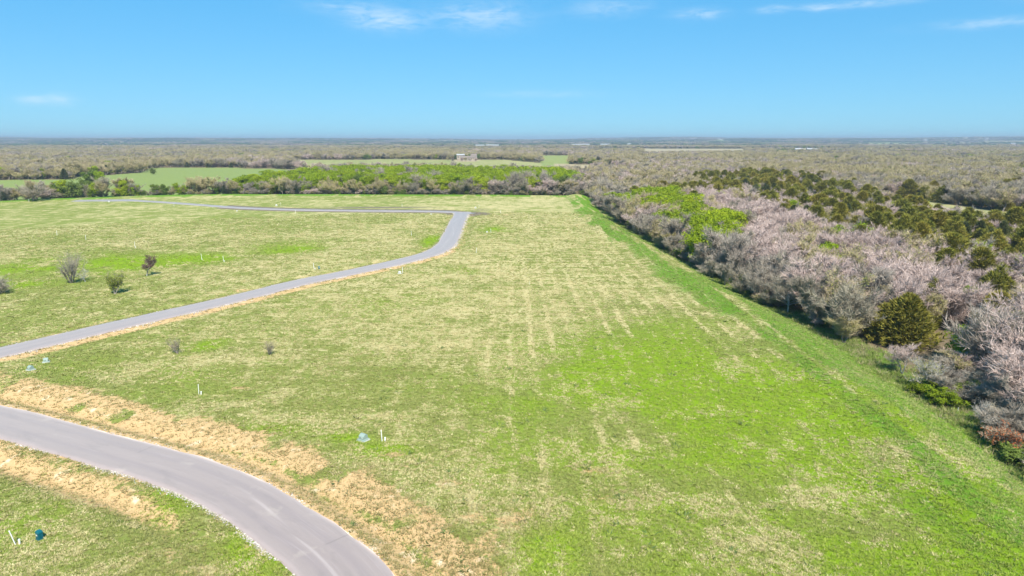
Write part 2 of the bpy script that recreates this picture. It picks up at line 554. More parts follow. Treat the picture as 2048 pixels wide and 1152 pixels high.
def plain(name, col, rough=.6, var=.12, scale=6.0, spec=.3, metal=0.0):
    m, t, b = material(name)
    tc = t.n('ShaderNodeTexCoord')
    n = t.noise(tc.outputs['Object'], scale, 4)
    c = t.mix(n, tuple(v * (1 - var) for v in col), tuple(min(1, v * (1 + var)) for v in col))
    t.link(c, b.inputs['Base Color'])
    b.inputs['Roughness'].default_value = rough
    b.inputs['Specular IOR Level'].default_value = spec
    b.inputs['Metallic'].default_value = metal
    return m


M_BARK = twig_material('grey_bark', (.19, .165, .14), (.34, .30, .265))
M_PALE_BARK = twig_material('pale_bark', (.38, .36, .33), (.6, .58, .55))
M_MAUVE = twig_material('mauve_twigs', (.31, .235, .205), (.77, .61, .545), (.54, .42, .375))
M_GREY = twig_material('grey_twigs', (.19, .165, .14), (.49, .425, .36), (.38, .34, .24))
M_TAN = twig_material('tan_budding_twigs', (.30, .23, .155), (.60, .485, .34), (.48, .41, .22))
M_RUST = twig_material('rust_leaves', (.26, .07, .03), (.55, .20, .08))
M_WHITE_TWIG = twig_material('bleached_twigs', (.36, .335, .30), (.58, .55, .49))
M_BUD = leaf_material('yellow_green_buds', (.25, .255, .06), (.48, .48, .13), (.46, .40, .14))
M_LIME = leaf_material('lime_leaves', (.14, .215, .006), (.34, .45, .014), (.38, .44, .018), .3)
M_GREEN = leaf_material('mid_green_leaves', (.075, .125, .015), (.19, .26, .04), (.2, .25, .06), .25)
M_CEDAR = leaf_material('olive_cedar_foliage', (.095, .10, .018), (.35, .345, .052), (.36, .29, .05), .1)
M_CEDAR_DARK = leaf_material('dark_cedar_foliage', (.05, .065, .024), (.15, .175, .06), (.13, .14, .05), .1)

# ground ------------------------------------------------------------
M_GROUND, t, b = material('field_ground')
tc = t.n('ShaderNodeTexCoord')
P = tc.outputs['Object']
aA = t.n('ShaderNodeAttribute', _attribute_name='zone_a')
aB = t.n('ShaderNodeAttribute', _attribute_name='zone_b')
sA = t.n('ShaderNodeSeparateColor')
t.link(aA.outputs['Color'], sA.inputs[0])
sB = t.n('ShaderNodeSeparateColor')
t.link(aB.outputs['Color'], sB.inputs[0])
soil, lush, dark = sA.outputs[0], sA.outputs[1], sA.outputs[2]
litter = aA.outputs['Alpha']
farm, meadow, dry = sB.outputs[0], sB.outputs[1], sB.outputs[2]
bank = aB.outputs['Alpha']
n_big = t.noise(P, .035, 4, .6)
n_mid = t.noise(P, .22, 5, .62, .6)
n_fine = t.noise(P, 1.5, 5, .68, .4)
n_tiny = t.noise(P, 7.0, 3, .7)
row_x = t.noise(t.mapped(P, (.05, .75, 1)), 1.0, 4, .65, .5)
row_y = t.noise(t.mapped(P, (.8, .045, 1)), 1.0, 4, .65, .5)
row_d = t.noise(t.mapped(P, (.5, .09, 1), .5), 1.0, 4, .6, .4)
mixv = t.math('ADD', t.math('MULTIPLY', n_fine, .62), t.math('MULTIPLY', n_mid, .85))
mixv = t.math('ADD', mixv, t.math('MULTIPLY', n_big, .45))
mixv = t.math('ADD', mixv, t.math('MULTIPLY', row_x, .42))
mixv = t.math('ADD', mixv, t.math('MULTIPLY', row_y, .30))
mixv = t.math('ADD', mixv, t.math('MULTIPLY', row_d, .18))
mixv = t.math('ADD', mixv, t.math('MULTIPLY', n_tiny, .22))        # mean about 1.37
mixv = t.math('ADD', mixv, t.math('MULTIPLY', dry, .55))
mixv = t.math('SUBTRACT', mixv, t.math('MULTIPLY', lush, .42))
# windrows left by the mower: across the field farther off, along it near the bank and down the middle
sp = t.n('ShaderNodeSeparateXYZ')
t.link(P, sp.inputs[0])
px_, py_ = sp.outputs[0], sp.outputs[1]
lx = t.ramp(t.math('SINE', t.math('MULTIPLY', t.math('ADD', py_, t.math('MULTIPLY', n_mid, 3.0)), 1.42)), .35, .95)
lx = t.math('MULTIPLY', lx, t.math('MULTIPLY', t.ramp(py_, 130, 190), t.ramp(px_, -22, 2)))
ly = t.ramp(t.math('SINE', t.math('MULTIPLY', t.math('ADD', px_, t.math('MULTIPLY', n_mid, 2.3)), 1.75)), .45, .95)
ly = t.math('MULTIPLY', ly, t.math('MULTIPLY', t.ramp(py_, 240, 170), t.ramp(px_, -14, 2)))
rows = t.math('MULTIPLY', t.math('MAXIMUM', lx, ly), t.ramp(t.noise(P, .12, 3), .40, .62))
mixv = t.math('ADD', mixv, t.math('MULTIPLY', rows, .38))
straw_f = t.ramp(mixv, 1.50, 1.78)
olive = t.mix(n_fine, (.115, .145, .028), (.25, .285, .07))
fresh = t.mix(n_mid, (.11, .20, .008), (.23, .335, .018))
bankc = t.mix(n_fine, (.07, .16, .012), (.155, .275, .026))
straw = t.mix(n_tiny, (.33, .28, .12), (.57, .495, .26))
grass = t.mix(t.math('MULTIPLY', t.math('ADD', lush, t.math('MULTIPLY', t.math('SUBTRACT', n_mid, .5), .9)), 1.0, clamp=True), olive, fresh)
grass = t.mix(straw_f, grass, straw)
bk = t.ramp(t.math('ADD', bank, t.math('MULTIPLY', t.math('SUBTRACT', n_mid, .5), 1.0)), .25, .8)
bk = t.math('MULTIPLY', bk, t.math('SUBTRACT', 1.0, t.math('MULTIPLY', t.ramp(t.math('ADD', row_y, t.math('MULTIPLY', n_fine, .5)), .80, 1.0), .75)))
grass = t.mix(bk, grass, bankc)
md = t.mix(n_mid, (.165, .21, .06), (.23, .28, .088))
grass = t.mix(meadow, grass, md)
fm = t.mix(n_mid, (.30, .24, .15), (.42, .34, .22))
grass = t.mix(farm, grass, fm)
lt = t.mix(n_fine, (.10, .075, .045), (.24, .19, .12))
grass = t.mix(t.ramp(t.math('ADD', litter, t.math('MULTIPLY', t.math('SUBTRACT', n_fine, .5), .8)), .3, .7), grass, lt)
dk = t.mix(n_fine, (.10, .08, .06), (.24, .20, .15))
grass = t.mix(t.ramp(t.math('ADD', dark, t.math('MULTIPLY', t.math('SUBTRACT', n_fine, .5), .9)), .35, .75), grass, dk)
sl = t.mix(n_tiny, (.35, .225, .10), (.68, .475, .25))
sl = t.mix(t.ramp(n_fine, .40, .30), sl, (.20, .15, .08))
sl = t.mix(t.ramp(t.noise(P, .55, 3), .58, .72), sl, (.66, .53, .36))
soil_n = t.math('ADD', t.math('MULTIPLY', t.math('SUBTRACT', n_fine, .5), 1.5), t.math('MULTIPLY', t.math('SUBTRACT', n_mid, .5), 1.7))
soil_n = t.math('ADD', soil_n, t.math('MULTIPLY', t.math('SUBTRACT', n_tiny, .5), .6))
sf = t.ramp(t.math('ADD', soil, soil_n), .38, .66)
col = t.mix(sf, grass, sl)
t.link(col, b.inputs['Base Color'])
b.inputs['Roughness'].default_value = 1.0
b.inputs['Specular IOR Level'].default_value = .05
bump = t.n('ShaderNodeBump')
bump.inputs['Strength'].default_value = .8
bump.inputs['Distance'].default_value = .22
t.link(t.math('ADD', t.math('MULTIPLY', n_fine, .7), t.math('MULTIPLY', n_tiny, .45)), bump.inputs['Height'])
t.link(bump.outputs[0], b.inputs['Normal'])

# chip-seal road ------------------------------------------------------
M_ROAD, t, b = material('chip_seal_road')
tc = t.n('ShaderNodeTexCoord')
P = tc.outputs['Object']
ra = t.n('ShaderNodeAttribute', _attribute_name='across')
sr = t.n('ShaderNodeSeparateColor')
t.link(ra.outputs['Color'], sr.inputs[0])
ac, al = sr.outputs[0], sr.outputs[1]        # metres from the centre line, metres along
uv = t.n('ShaderNodeCombineXYZ')
t.link(ac, uv.inputs[0])
t.link(al, uv.inputs[1])
n1 = t.noise(t.mapped(uv.outputs[0], (1.1, .05, 1)), 1.0, 5, .6, .3)
n2 = t.noise(t.mapped(uv.outputs[0], (4.5, .12, 1)), 1.0, 3, .6, .2)
n3 = t.noise(P, 22.0, 3, .7)
n4 = t.noise(P, .3, 4, .6)
c = t.mix(n1, (.240, .194, .180), (.335, .272, .250))
c = t.mix(t.math('MULTIPLY', n3, .35), c, (.23, .185, .185))
aa = t.math('ABSOLUTE', ac)
wheel = t.math('MULTIPLY', t.ramp(t.math('ABSOLUTE', t.math('SUBTRACT', aa, 1.25)), .75, .1), .34)
c = t.mix(wheel, c, (.20, .165, .17))
edge = t.math('MULTIPLY', t.ramp(t.math('ADD', aa, t.math('MULTIPLY', n4, .9)), 2.85, 3.45), .35)
c = t.mix(edge, c, (.40, .33, .32))
c = t.mix(t.math('MULTIPLY', t.ramp(n2, .56, .75), .32), c, (.42, .35, .34))
# a pale sweeping tyre track through the bend
trk = t.math('ABSOLUTE', t.math('SUBTRACT', ac, t.math('MULTIPLY_ADD', t.math('SINE', t.math('MULTIPLY', t.math('SUBTRACT', al, 96.0), .09)), -1.1, .45)))
trk = t.math('MULTIPLY', t.ramp(trk, .30, .04), t.math('MULTIPLY', t.ramp(al, 90, 98), t.ramp(n1, .35, .6)))
c = t.mix(t.math('MULTIPLY', trk, .45), c, (.46, .39, .37))
c = t.mix(t.math('MULTIPLY', t.ramp(n4, .60, .72), .3), c, (.44, .37, .31))
n5 = t.noise(t.mapped(uv.outputs[0], (.7, .22, 1)), 1.0, 5, .65, .6)
c = t.mix(t.math('MULTIPLY', t.ramp(n5, .52, .68), .28), c, (.17, .145, .14))
seam = t.ramp(t.math('ABSOLUTE', t.math('SUBTRACT', t.math('MODULO', t.math('ADD', al, t.math('MULTIPLY', n4, .8)), 31.0), 15.0)), .16, .05)
c = t.mix(t.math('MULTIPLY', seam, t.math('MULTIPLY', t.ramp(ac, .4, .9), .35)), c, (.12, .105, .10))
t.link(c, b.inputs['Base Color'])
b.inputs['Roughness'].default_value = .75
b.inputs['Specular IOR Level'].default_value = .15
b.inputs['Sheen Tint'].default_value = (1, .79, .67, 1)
b.inputs['Sheen Weight'].default_value = .95          # sheen put in to brighten the road at a grazing view
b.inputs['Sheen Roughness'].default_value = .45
bump = t.n('ShaderNodeBump')
bump.inputs['Strength'].default_value = .25
bump.inputs['Distance'].default_value = .02
t.link(n3, bump.inputs['Height'])
t.link(bump.outputs[0], b.inputs['Normal'])

M_TUFT, t, b = material('grass_blades')
ca = t.n('ShaderNodeAttribute', _attribute_type='INSTANCER', _attribute_name='col')
g = t.n('ShaderNodeNewGeometry')
c = t.mix(t.math('MULTIPLY', g.outputs['Random Per Island'], .5), ca.outputs['Color'], (.30, .27, .12))
t.link(c, b.inputs['Base Color'])
b.inputs['Specular IOR Level'].default_value = .1

M_STONE, t, b = material('crushed_limestone')
oi = t.n('ShaderNodeObjectInfo')
t.link(t.mix(oi.outputs['Random'], (.27, .24, .22), (.60, .55, .50)), b.inputs['Base Color'])

M_PAD = plain('concrete_pad', (.5, .49, .46), .9, .12, 8)
M_XFMR = plain('pale_green_enamel', (.26, .33, .29), .4, .08, 5)
M_XFMR_WHITE = plain('weathered_pale_enamel', (.44, .45, .41), .45, .08, 5)
M_DECAL = plain('warning_decal', (.72, .74, .68), .5, .05)
M_STEEL = plain('galvanised_steel', (.45, .46, .47), .4, .1, 9, .5, .8)
M_PVC = plain('white_plastic', (.78, .78, .75), .45, .06, 9)
M_STAKE = plain('pale_lath', (.66, .60, .45), .8, .12, 14)
M_TEAL = plain('dark_teal_plastic', (.006, .09, .115), .35, .15, 6)
M_TEAL_LID = plain('dark_teal_lid', (.008, .11, .135), .3, .12, 6)
M_ROOF_WHITE = plain('white_metal_roof', (.37, .37, .37), .45, .05, .6)
M_ROOF_BROWN = plain('brown_shingle_roof', (.20, .165, .14), .85, .2, 2)
M_WALL_TAN = plain('tan_wall', (.34, .29, .235), .85, .1, 1)
M_WALL_PALE = plain('pale_wall', (.42, .39, .35), .85, .1, 1)
M_GLASS = plain('dark_window_glass', (.05, .06, .07), .15, .1, 1, .5)
M_DOOR = plain('dark_door', (.14, .10, .08), .6, .1, 2)

# ------------------------------------------------------------------ ground sheet
def axis(lo, hi, step, far_lo, far_hi, cap, cap_dist):
    core = list(np.arange(lo, hi, step))
    def grow(start, end, sgn):
        out = []
        p = start
        s = step
        while (end - p) * sgn > 0:
            s = min(s * 1.03, cap) if abs(p - start) < cap_dist else s * 1.085
            p = p + sgn * s
            out.append(p)
        return out
    return np.array(grow(core[0], far_lo, -1)[::-1] + core + grow(core[-1], far_hi, 1))


gx = axis(-78, 66, .46, -13800, 13800, 2.6, 330)
gy = axis(40, 112, .42, -400, 13800, 1.5, 400)
X, Y = np.meshgrid(gx, gy)
X = X.ravel()
Y = Y.ravel()
Z, dn, sn, an, df, sf_, dc, scr, e, fy = terrain(X, Y, True)
nx, ny = len(gx), len(gy)
ii = (np.arange(ny - 1)[:, None] * nx + np.arange(nx - 1)[None, :]).ravel()
ground_me = mesh_np('ground', np.c_[X, Y, Z], np.c_[ii, ii + 1, ii + nx + 1, ii + nx], [M_GROUND], True)


def zones(X, Y, full=None):
    """colour zones of the land: soil, lush, dark, litter, farm, meadow, dry, bank"""
    Z, dn, sn, an, df, sf_, dc, scr, e, fy = full if full is not None else terrain(X, Y, True)
    n8 = fbm(X, Y, 9, 31)
    n3 = fbm(X, Y, 3, 37)
    soil = np.zeros(X.shape)
    d = dn - ROAD_HALF
    wob = (n8 - .5) * 5
    up = sn > 0
    su = .80 * (1 - sstep(5.5, 9.5, d + wob)) + .25 * np.exp(-((d - 2.1) / .6) ** 2)
    su *= 1.02 + .5 * (n8 - .4) + .14 * sstep(74, 84, an)
    su -= .55 * sstep(.50, .66, fbm(X, Y, 4.5, 47, 3)) * sstep(1.5, 4, d)
    su -= .48 * np.exp(-((d - 2.9 - (n8 - .5) * 2.5) / .6) ** 2) * sstep(78, 88, an)
    lo_l = (.95 * np.exp(-((d - 3.4) / 2.6) ** 2) + .45 * np.exp(-(d / 1.0) ** 2)) * (1 - sstep(80, 99, an + wob * 1.5))
    lo_r = .32 * np.exp(-(d / 1.2) ** 2) + .30 * np.exp(-((d - 5) / 3.0) ** 2) * sstep(86, 100, an)
    soil = np.where(dn < 26, np.where(up, su, np.maximum(lo_l, lo_r)), soil)
    d2 = df - ROAD_HALF
    al2 = np.clip((Y - 100) / 110, 0, 1)
    sr_ = (.95 - .25 * al2) * (1 - sstep(1.9, 3.6, d2 + wob * .35))
    slft = .34 * (1 - sstep(1.5, 6.0, d2 + wob))
    sfar = np.where(sf_ < 0, sr_, slft) * (1 - sstep(205, 240, Y) * .55)
    soil = np.maximum(soil, np.where(df < 14, sfar, 0))
    for (bx, by, rx, ry, wt) in SOIL:
        soil = np.maximum(soil, wt * np.exp(-(((X - bx) / rx) ** 2 + ((Y - by) / ry) ** 2)))
    lush = np.zeros(X.shape)
    for (bx, by, rx, ry, wt) in LUSH:
        lush += wt * np.exp(-(((X - bx) / rx) ** 2 + ((Y - by) / ry) ** 2))
    lush += .55 * sstep(4, 38, X) * (1 - sstep(80, 160, Y)) + .25 * sstep(-10, 10, X) * (1 - sstep(80, 110, Y))
    lush = np.clip(lush * (.25 + 1.5 * sstep(.30, .66, fbm(X, Y, 14, 33, 4))) + (n8 - .5) * .35, 0, 1.2)
    dark = np.zeros(X.shape)
    for (bx, by, rx, ry, wt) in DARK:
        dark = np.maximum(dark, wt * np.exp(-(((X - bx) / rx) ** 2 + ((Y - by) / ry) ** 2)))
    dark = np.maximum(dark, np.where((dc < 14) & (X > -150), .8 * (1 - sstep(3.5, 9, dc - ROAD_HALF)) * .9, 0))
    dark = np.maximum(dark, np.where((df < 9) & (sf_ > 0), .52 * (1 - sstep(.4, 2.6, df - ROAD_HALF)), 0))
    inside = (e > -1.5) & (fy > -2) & (X < 60)
    litter = np.where(inside, 0, .85)
    litter = np.where((e < 1.5) & (e > -16) & (Y < 440) & (Y > 40), np.maximum(litter * sstep(1, -11, e + (n3 - .5) * 8), .0), litter)
    farm = np.zeros(X.shape)
    meadow = np.zeros(X.shape)
    for k, Pl in FIELDS.items():
        m = in_poly(X, Y, Pl)
        if k in ('plough', 'far_plough', 'yard', 'tan_gap'):
            farm = np.where(m, .9, farm)
        else:
            meadow = np.where(m, {'clearing': .55, 'middle_meadow': .4, 'small_meadow': .8}.get(k, 1.0), meadow)
        litter = np.where(m, 0, litter)
        if k in ('clearing', 'middle_meadow'):
            farm = np.where(m, .35 if k == 'clearing' else .18, farm)
    patch = fbm(X, Y * 2.2, 900, 71, 3)
    farfield = (Y > 2300) & (patch > .62)
    meadow = np.where(farfield & (fbm(X, Y, 700, 5, 2) > .5), .9, meadow)
    farm = np.where(farfield & (fbm(X, Y, 700, 5, 2) <= .5), .8, farm)
    litter = np.where(farfield, 0, litter)
    dry = sstep(90, 190, Y) * (.08 + .26 * fbm(X, Y, 60, 44)) * (1 - .35 * sstep(-40, -100, X))
    dry += .35 * np.exp(-((X + 20) / 40) ** 2 - ((Y - 140) / 60) ** 2) * .5
    dry -= .12 * sstep(70, 50, Y)
    bank = np.where((Y < 470) & (Y > 35) & (X < 75), sstep(20, 9, e + (n8 - .5) * 10) * (1 - .25 * sstep(110, 70, Y)), 0)
    bank = np.maximum(bank, np.where(inside & (X < 56), sstep(26, 16, fy + (n8 - .5) * 6), 0))
    corner = sstep(20, 44, X) * sstep(250, 340, Y) * .9
    bank = np.maximum(bank, np.where(inside, corner, 0))
    bank = bank * (1 - .7 * sstep(.50, .68, fbm(X, Y / 9, 2.6, 81, 3)))
    return soil, lush, dark, litter, farm, meadow, dry, bank


zs = zones(X, Y, (Z, dn, sn, an, df, sf_, dc, scr, e, fy))
set_attr(ground_me, 'zone_a', 'FLOAT_COLOR', 'POINT', np.stack([zs[0], zs[1], zs[2], zs[3]], 1).astype(np.float32))
set_attr(ground_me, 'zone_b', 'FLOAT_COLOR', 'POINT', np.stack([zs[4], zs[5], zs[6], zs[7]], 1).astype(np.float32))
tag(link('ground', ground_me), 'grass field, bare soil and forest floor', kind='structure')


# ------------------------------------------------------------------ roads
def ribbon(name, Lc, half, z, label, width_fn=None, mat=None):
    Lc = np.array(Lc)
    # resample every 1.5 m
    s = np.r_[0, np.cumsum(np.linalg.norm(np.diff(Lc, axis=0), axis=1))]
    tt = np.arange(0, s[-1], 1.5)
    C = np.c_[np.interp(tt, s, Lc[:, 0]), np.interp(tt, s, Lc[:, 1])]
    T = np.gradient(C, axis=0)
    T /= np.linalg.norm(T, axis=1)[:, None]
    N = np.c_[-T[:, 1], T[:, 0]]
    offs = np.array([-1.03, -1, -.8, -.6, -.4, -.2, 0, .2, .4, .6, .8, 1, 1.03])
    r = np.random.default_rng(5)
    V = []
    A = []
    for i in range(len(C)):
        h0 = half if width_fn is None else width_fn(tt[i], s[-1], half)
        for k, o in enumerate(offs):
            wob = (r.random() - .5) * .16 + (float(vnoise(np.array([tt[i]]), np.array([o * 9.0]), 4.0, 3)[0]) - .5) * .35 if abs(o) >= 1 else 0
            q = C[i] + N[i] * (o * h0 + wob)
            crown = .05 * (1 - o * o)
            V.append((q[0], q[1], z + crown if abs(o) <= 1 else z - .13))
            A.append((o * h0, tt[i], 0, 1))
    V = np.array(V)
    n = len(offs)
    ii = (np.arange(len(C) - 1)[:, None] * n + np.arange(n - 1)[None, :]).ravel()
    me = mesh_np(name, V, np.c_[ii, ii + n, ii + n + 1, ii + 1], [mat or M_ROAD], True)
    set_attr(me, 'across', 'FLOAT_COLOR', 'POINT', np.array(A, np.float32))
    return tag(link(name, me), label, kind='structure'), C, N


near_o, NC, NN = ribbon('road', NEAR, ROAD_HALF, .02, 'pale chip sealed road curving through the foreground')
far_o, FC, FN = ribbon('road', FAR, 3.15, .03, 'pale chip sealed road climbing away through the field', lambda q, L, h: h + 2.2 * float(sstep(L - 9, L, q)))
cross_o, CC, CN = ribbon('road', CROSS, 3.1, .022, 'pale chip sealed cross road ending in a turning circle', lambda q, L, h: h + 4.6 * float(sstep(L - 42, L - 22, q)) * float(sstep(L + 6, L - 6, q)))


# ------------------------------------------------------------------ trees
def unit(v):
    return v / (np.linalg.norm(v, axis=-1, keepdims=True) + 1e-9)


def tri_strips(p, d, length, width, r):
    """one slim triangle per twig"""
    n = len(p)
    rv = r.normal(size=(n, 3))
    side = unit(np.cross(d, rv)) * (width[:, None] * .5)
    V = np.empty((n * 3, 3))
    V[0::3] = p - side
    V[1::3] = p + side
    V[2::3] = p + d * length[:, None]
    return V, np.arange(n * 3).reshape(-1, 3)


def skeleton(r, h, spread, stems, lean=.25, low=.12, depth=3, up=.45):
    """list of (points, radii, depth)"""
    out = []
    def grow(p, d, L, rad, dep):
        pts = [p]
        k = 4 if dep < 2 else 3
        for i in range(k):
            d = unit(d + r.normal(size=3) * .16 + np.array([0, 0, up * .22]))
            p = p + d * L / k
            pts.append(p)
        radii = list(np.linspace(rad, rad * .45, k + 1))
        out.append((pts, radii, dep))
        if dep < depth:
            nch = r.integers(6, 10) if dep == 0 else r.integers(3, 6)
            for c in range(nch):
                tpos = r.uniform(low if dep == 0 else .25, 1.0)
                tpos = tpos
                j = min(int(tpos * k), k - 1)
                q = pts[j] + (pts[j + 1] - pts[j]) * (tpos * k - j)
                a = r.uniform(0, 2 * math.pi)
                out_dir = np.array([math.cos(a), math.sin(a), r.uniform(.15, .9)])
                nd = unit(d * .45 + out_dir * (.9 if dep == 0 else .75))
                grow(q, nd, L * r.uniform(.42, .72), radii[j] * .55, dep + 1)
    for s in range(stems):
        a = r.uniform(0, 2 * math.pi)
        d = unit(np.array([math.cos(a) * lean, math.sin(a) * lean, 1.0]))
        off = np.array([math.cos(a), math.sin(a), 0]) * .12 * (stems > 1)
        grow(off, d, h * r.uniform(.5, .62), h * .017 * (1.25 if stems == 1 else .85), 0)
    allp = np.vstack([np.array(b[0]) for b in out])
    sz = h / allp[:, 2].max()
    rr = np.percentile(np.hypot(allp[:, 0], allp[:, 1]), 97)
    sx = spread / rr
    res = []
    for pts, rad, dep in out:
        P = np.array(pts) * np.array([sx, sx, sz])
        res.append((P, rad, dep))
    return res


def limbs_mesh(sk, maxdep, sides=5):
    mb = MB()
    for P, rad, dep in sk:
        if dep <= maxdep:
            mb.tube(P, [max(x * 1.25, .022) for x in rad], n=sides if dep == 0 else 3, cap=False)
    V = np.array(mb.v)
    V[:, 2] = np.maximum(V[:, 2], -.25)
    return V, np.array(mb.f)


def sample_branches(r, sk, n, mindep):
    br = [b for b in sk if b[2] >= mindep]
    wts = np.array([np.linalg.norm(b[0][-1] - b[0][0]) for b in br])
    idx = r.choice(len(br), n, p=wts / wts.sum())
    t_ = r.random(n) ** .7
    P = np.empty((n, 3))
    D = np.empty((n, 3))
    for i, (k, t) in enumerate(zip(idx, t_)):
        pts = br[k][0]
        m = len(pts) - 1
        j = min(int(t * m), m - 1)
        P[i] = pts[j] + (pts[j + 1] - pts[j]) * (t * m - j)
        D[i] = pts[j + 1] - pts[j]
    return P, unit(D)


def bare_geo(seed, h, spread, stems, ntw, tw_len, tw_w, up=.5, lean=.3, low=.12):
    r = np.random.default_rng(seed)
    sk = skeleton(r, h * .95, spread * .92, stems, lean=lean, low=low)
    tv, tf = limbs_mesh(sk, 2)
    P, D = sample_branches(r, sk, ntw, 1)
    P = P + r.normal(size=P.shape) * .10
    d = unit(D * .6 + r.normal(size=D.shape) * .55 + unit(P * np.array([1, 1, 0])) * .35 + np.array([0, 0, up]))
    cv, cf = tri_strips(P, d, tw_len * r.uniform(.5, 1.4, ntw), tw_w * r.uniform(.6, 1.3, ntw), r)
    return (tv, tf), (cv, cf), sk, r


def add_leaves(r, sk, n, size, spread=.35, mindep=2):
    P, D = sample_branches(r, sk, n, mindep)
    P = P + r.normal(size=P.shape) * spread
    d = unit(r.normal(size=P.shape) + unit(P * np.array([1, 1, .3])) * .6)
    return tri_strips(P, d, size * r.uniform(.6, 1.3, n), size * r.uniform(.6, 1.1, n), r)


def leafy_geo(seed, h, spread, stems, nclump, per, size, low=.1):
    r = np.random.default_rng(seed)
    sk = skeleton(r, h * .9, spread * .85, stems, lean=.3, low=low)
    tv, tf = limbs_mesh(sk, 2)
    C, _ = sample_branches(r, sk, nclump, 1)
    C[:, 2] = np.where(r.random(nclump) < .3, C[:, 2] * r.uniform(.35, 1, nclump), C[:, 2])
    rad = spread * r.uniform(.16, .30, nclump)
    n = nclump * per
    ci = np.repeat(np.arange(nclump), per)
    u = unit(r.normal(size=(n, 3)))
    u[:, 2] = np.where(r.random(n) < .65, np.abs(u[:, 2]), u[:, 2])
    P = C[ci] + u * (rad[ci] * r.uniform(.55, 1.05, n))[:, None] * np.array([1, 1, .75])
    P[:, 2] = np.maximum(P[:, 2], .25)
    tang = unit(np.cross(u, r.normal(size=(n, 3))))
    d = unit(tang + u * .35 + r.normal(size=(n, 3)) * .25)
    side = unit(np.cross(d, u + r.normal(size=(n, 3)) * .4))
    ln = size * r.uniform(.6, 1.4, n)
    V = np.empty((n * 3, 3))
    V[0::3] = P - side * (ln * .45)[:, None]
    V[1::3] = P + side * (ln * .45)[:, None]
    V[2::3] = P + d * ln[:, None]
    return (tv, tf), (V, np.arange(n * 3).reshape(-1, 3))


def cedar_geo(seed, h, spread, nspray, per=7, tops=1):
    r = np.random.default_rng(seed)
    mb = MB()
    mb.tube([(0, 0, -.2), (0, 0, h * .3), (.05, 0, h * .8)], [h * .022, h * .017, h * .006], n=6)
    leaders = [(0, 0, h)]
    for k in range(tops - 1):
        a = r.uniform(0, 6.28)
        leaders.append((math.cos(a) * spread * .45, math.sin(a) * spread * .45, h * r.uniform(.72, .9)))
    Ps = []
    Us = []
    for (lx, ly, lh) in leaders:
        m = nspray // len(leaders)
        tpos = r.random(m) ** .85
        ang = r.uniform(0, 2 * math.pi, m)
        prof = np.clip((1 - tpos) ** (.5 + .08 * (seed % 4)) * (1 - .35 * np.exp(-tpos / .10)), .03, None)
        lump = .55 + .75 * vnoise(ang * 2.2 + seed * 9, tpos * 9 + lx, 1.0, seed)
        rr = spread * prof * lump * r.uniform(.55, 1.0, m)
        Ps.append(np.c_[lx * (1 - .3 * tpos) + rr * np.cos(ang), ly * (1 - .3 * tpos) + rr * np.sin(ang), .15 + tpos * (lh - .2)])
        Us.append(np.c_[np.cos(ang), np.sin(ang), .55 + .9 * tpos])
    P = np.vstack(Ps)
    U = unit(np.vstack(Us))
    n = len(P) * per
    ci = np.repeat(np.arange(len(P)), per)
    sl = h * .062
    d = unit(U[ci] + r.normal(size=(n, 3)) * .38)
    base = P[ci] + r.normal(size=(n, 3)) * sl * .28
    V, F = tri_strips(base, d, sl * r.uniform(.7, 1.7, n), sl * r.uniform(.22, .42, n), r)
    V[:, 2] = np.maximum(V[:, 2], .05)
    return (np.array(mb.v), [f for f in mb.f]), (V, F)


KINDS = {}
PROTO = {}


def add_variant(kind, trunk, crown, mat_t, mats_c, crown_mat_idx=None):
    tv, tf = trunk
    if isinstance(tf, list):
        tm = bpy.data.meshes.new(kind + '_trunk')
        tm.from_pydata([tuple(v) for v in tv], [], tf)
        tm.materials.append(mat_t)
        tf4 = np.array([f for f in tf if len(f) == 4])
    else:
        tm = mesh_np(kind + '_trunk', tv, tf, [mat_t])
        tf4 = tf
    cm = mesh_np(kind + '_crown', crown[0], crown[1], mats_c)
    if crown_mat_idx is not None:
        cm.polygons.foreach_set('material_index', crown_mat_idx.astype(np.int32))
    KINDS.setdefault(kind, []).append((tm, cm))
    # joined copy for the woods that read as one mass
    tt = np.vstack([tf4[:, [0, 1, 2]], tf4[:, [0, 2, 3]]])
    V = np.vstack([tv, crown[0]])
    F = np.vstack([tt, crown[1] + len(tv)])
    jm = mesh_np(kind + '_mass', V, F, [mat_t] + list(mats_c))
    mi = np.r_[np.zeros(len(tt), np.int32), np.ones(len(crown[1]), np.int32) if crown_mat_idx is None else crown_mat_idx.astype(np.int32) + 1]
    jm.polygons.foreach_set('material_index', mi)
    PROTO.setdefault(kind, []).append(bpy.data.objects.new(kind + '_mass', jm))


# reference sizes: every variant is built 10 m tall and scaled when planted
for k in range(5):
    tr, cr, sk, r = bare_geo(100 + k, 10, 5.2, 1 + (k % 3), 6200, 1.15, .08, up=.35, low=.08)
    add_variant('mauve', tr, cr, M_BARK, [M_MAUVE])
for k in range(5):
    tr, cr, sk, r = bare_geo(200 + k, 10, 5.0, 1 + (k % 3), 6500, 1.15, .075, up=.45, low=.08)
    add_variant('grey', tr, cr, M_BARK, [M_GREY])
for k in range(5):
    tr, cr, sk, r = bare_geo(300 + k, 10, 5.0, 1 + (k % 2), 4800, 1.1, .075, up=.4)
    lv, lf = add_leaves(r, sk, 2600, .24)
    V = np.vstack([cr[0], lv])
    F = np.vstack([cr[1], lf + len(cr[0])])
    add_variant('tan', tr, (V, F), M_BARK, [M_TAN, M_BUD], np.r_[np.zeros(len(cr[1])), np.ones(len(lf))])
for k in range(5):
    tr, cr = cedar_geo(400 + k, 10, 3.7 + .35 * k, 1300, 7, 1 + k % 4)
    add_variant('cedar', tr, cr, M_BARK, [M_CEDAR])
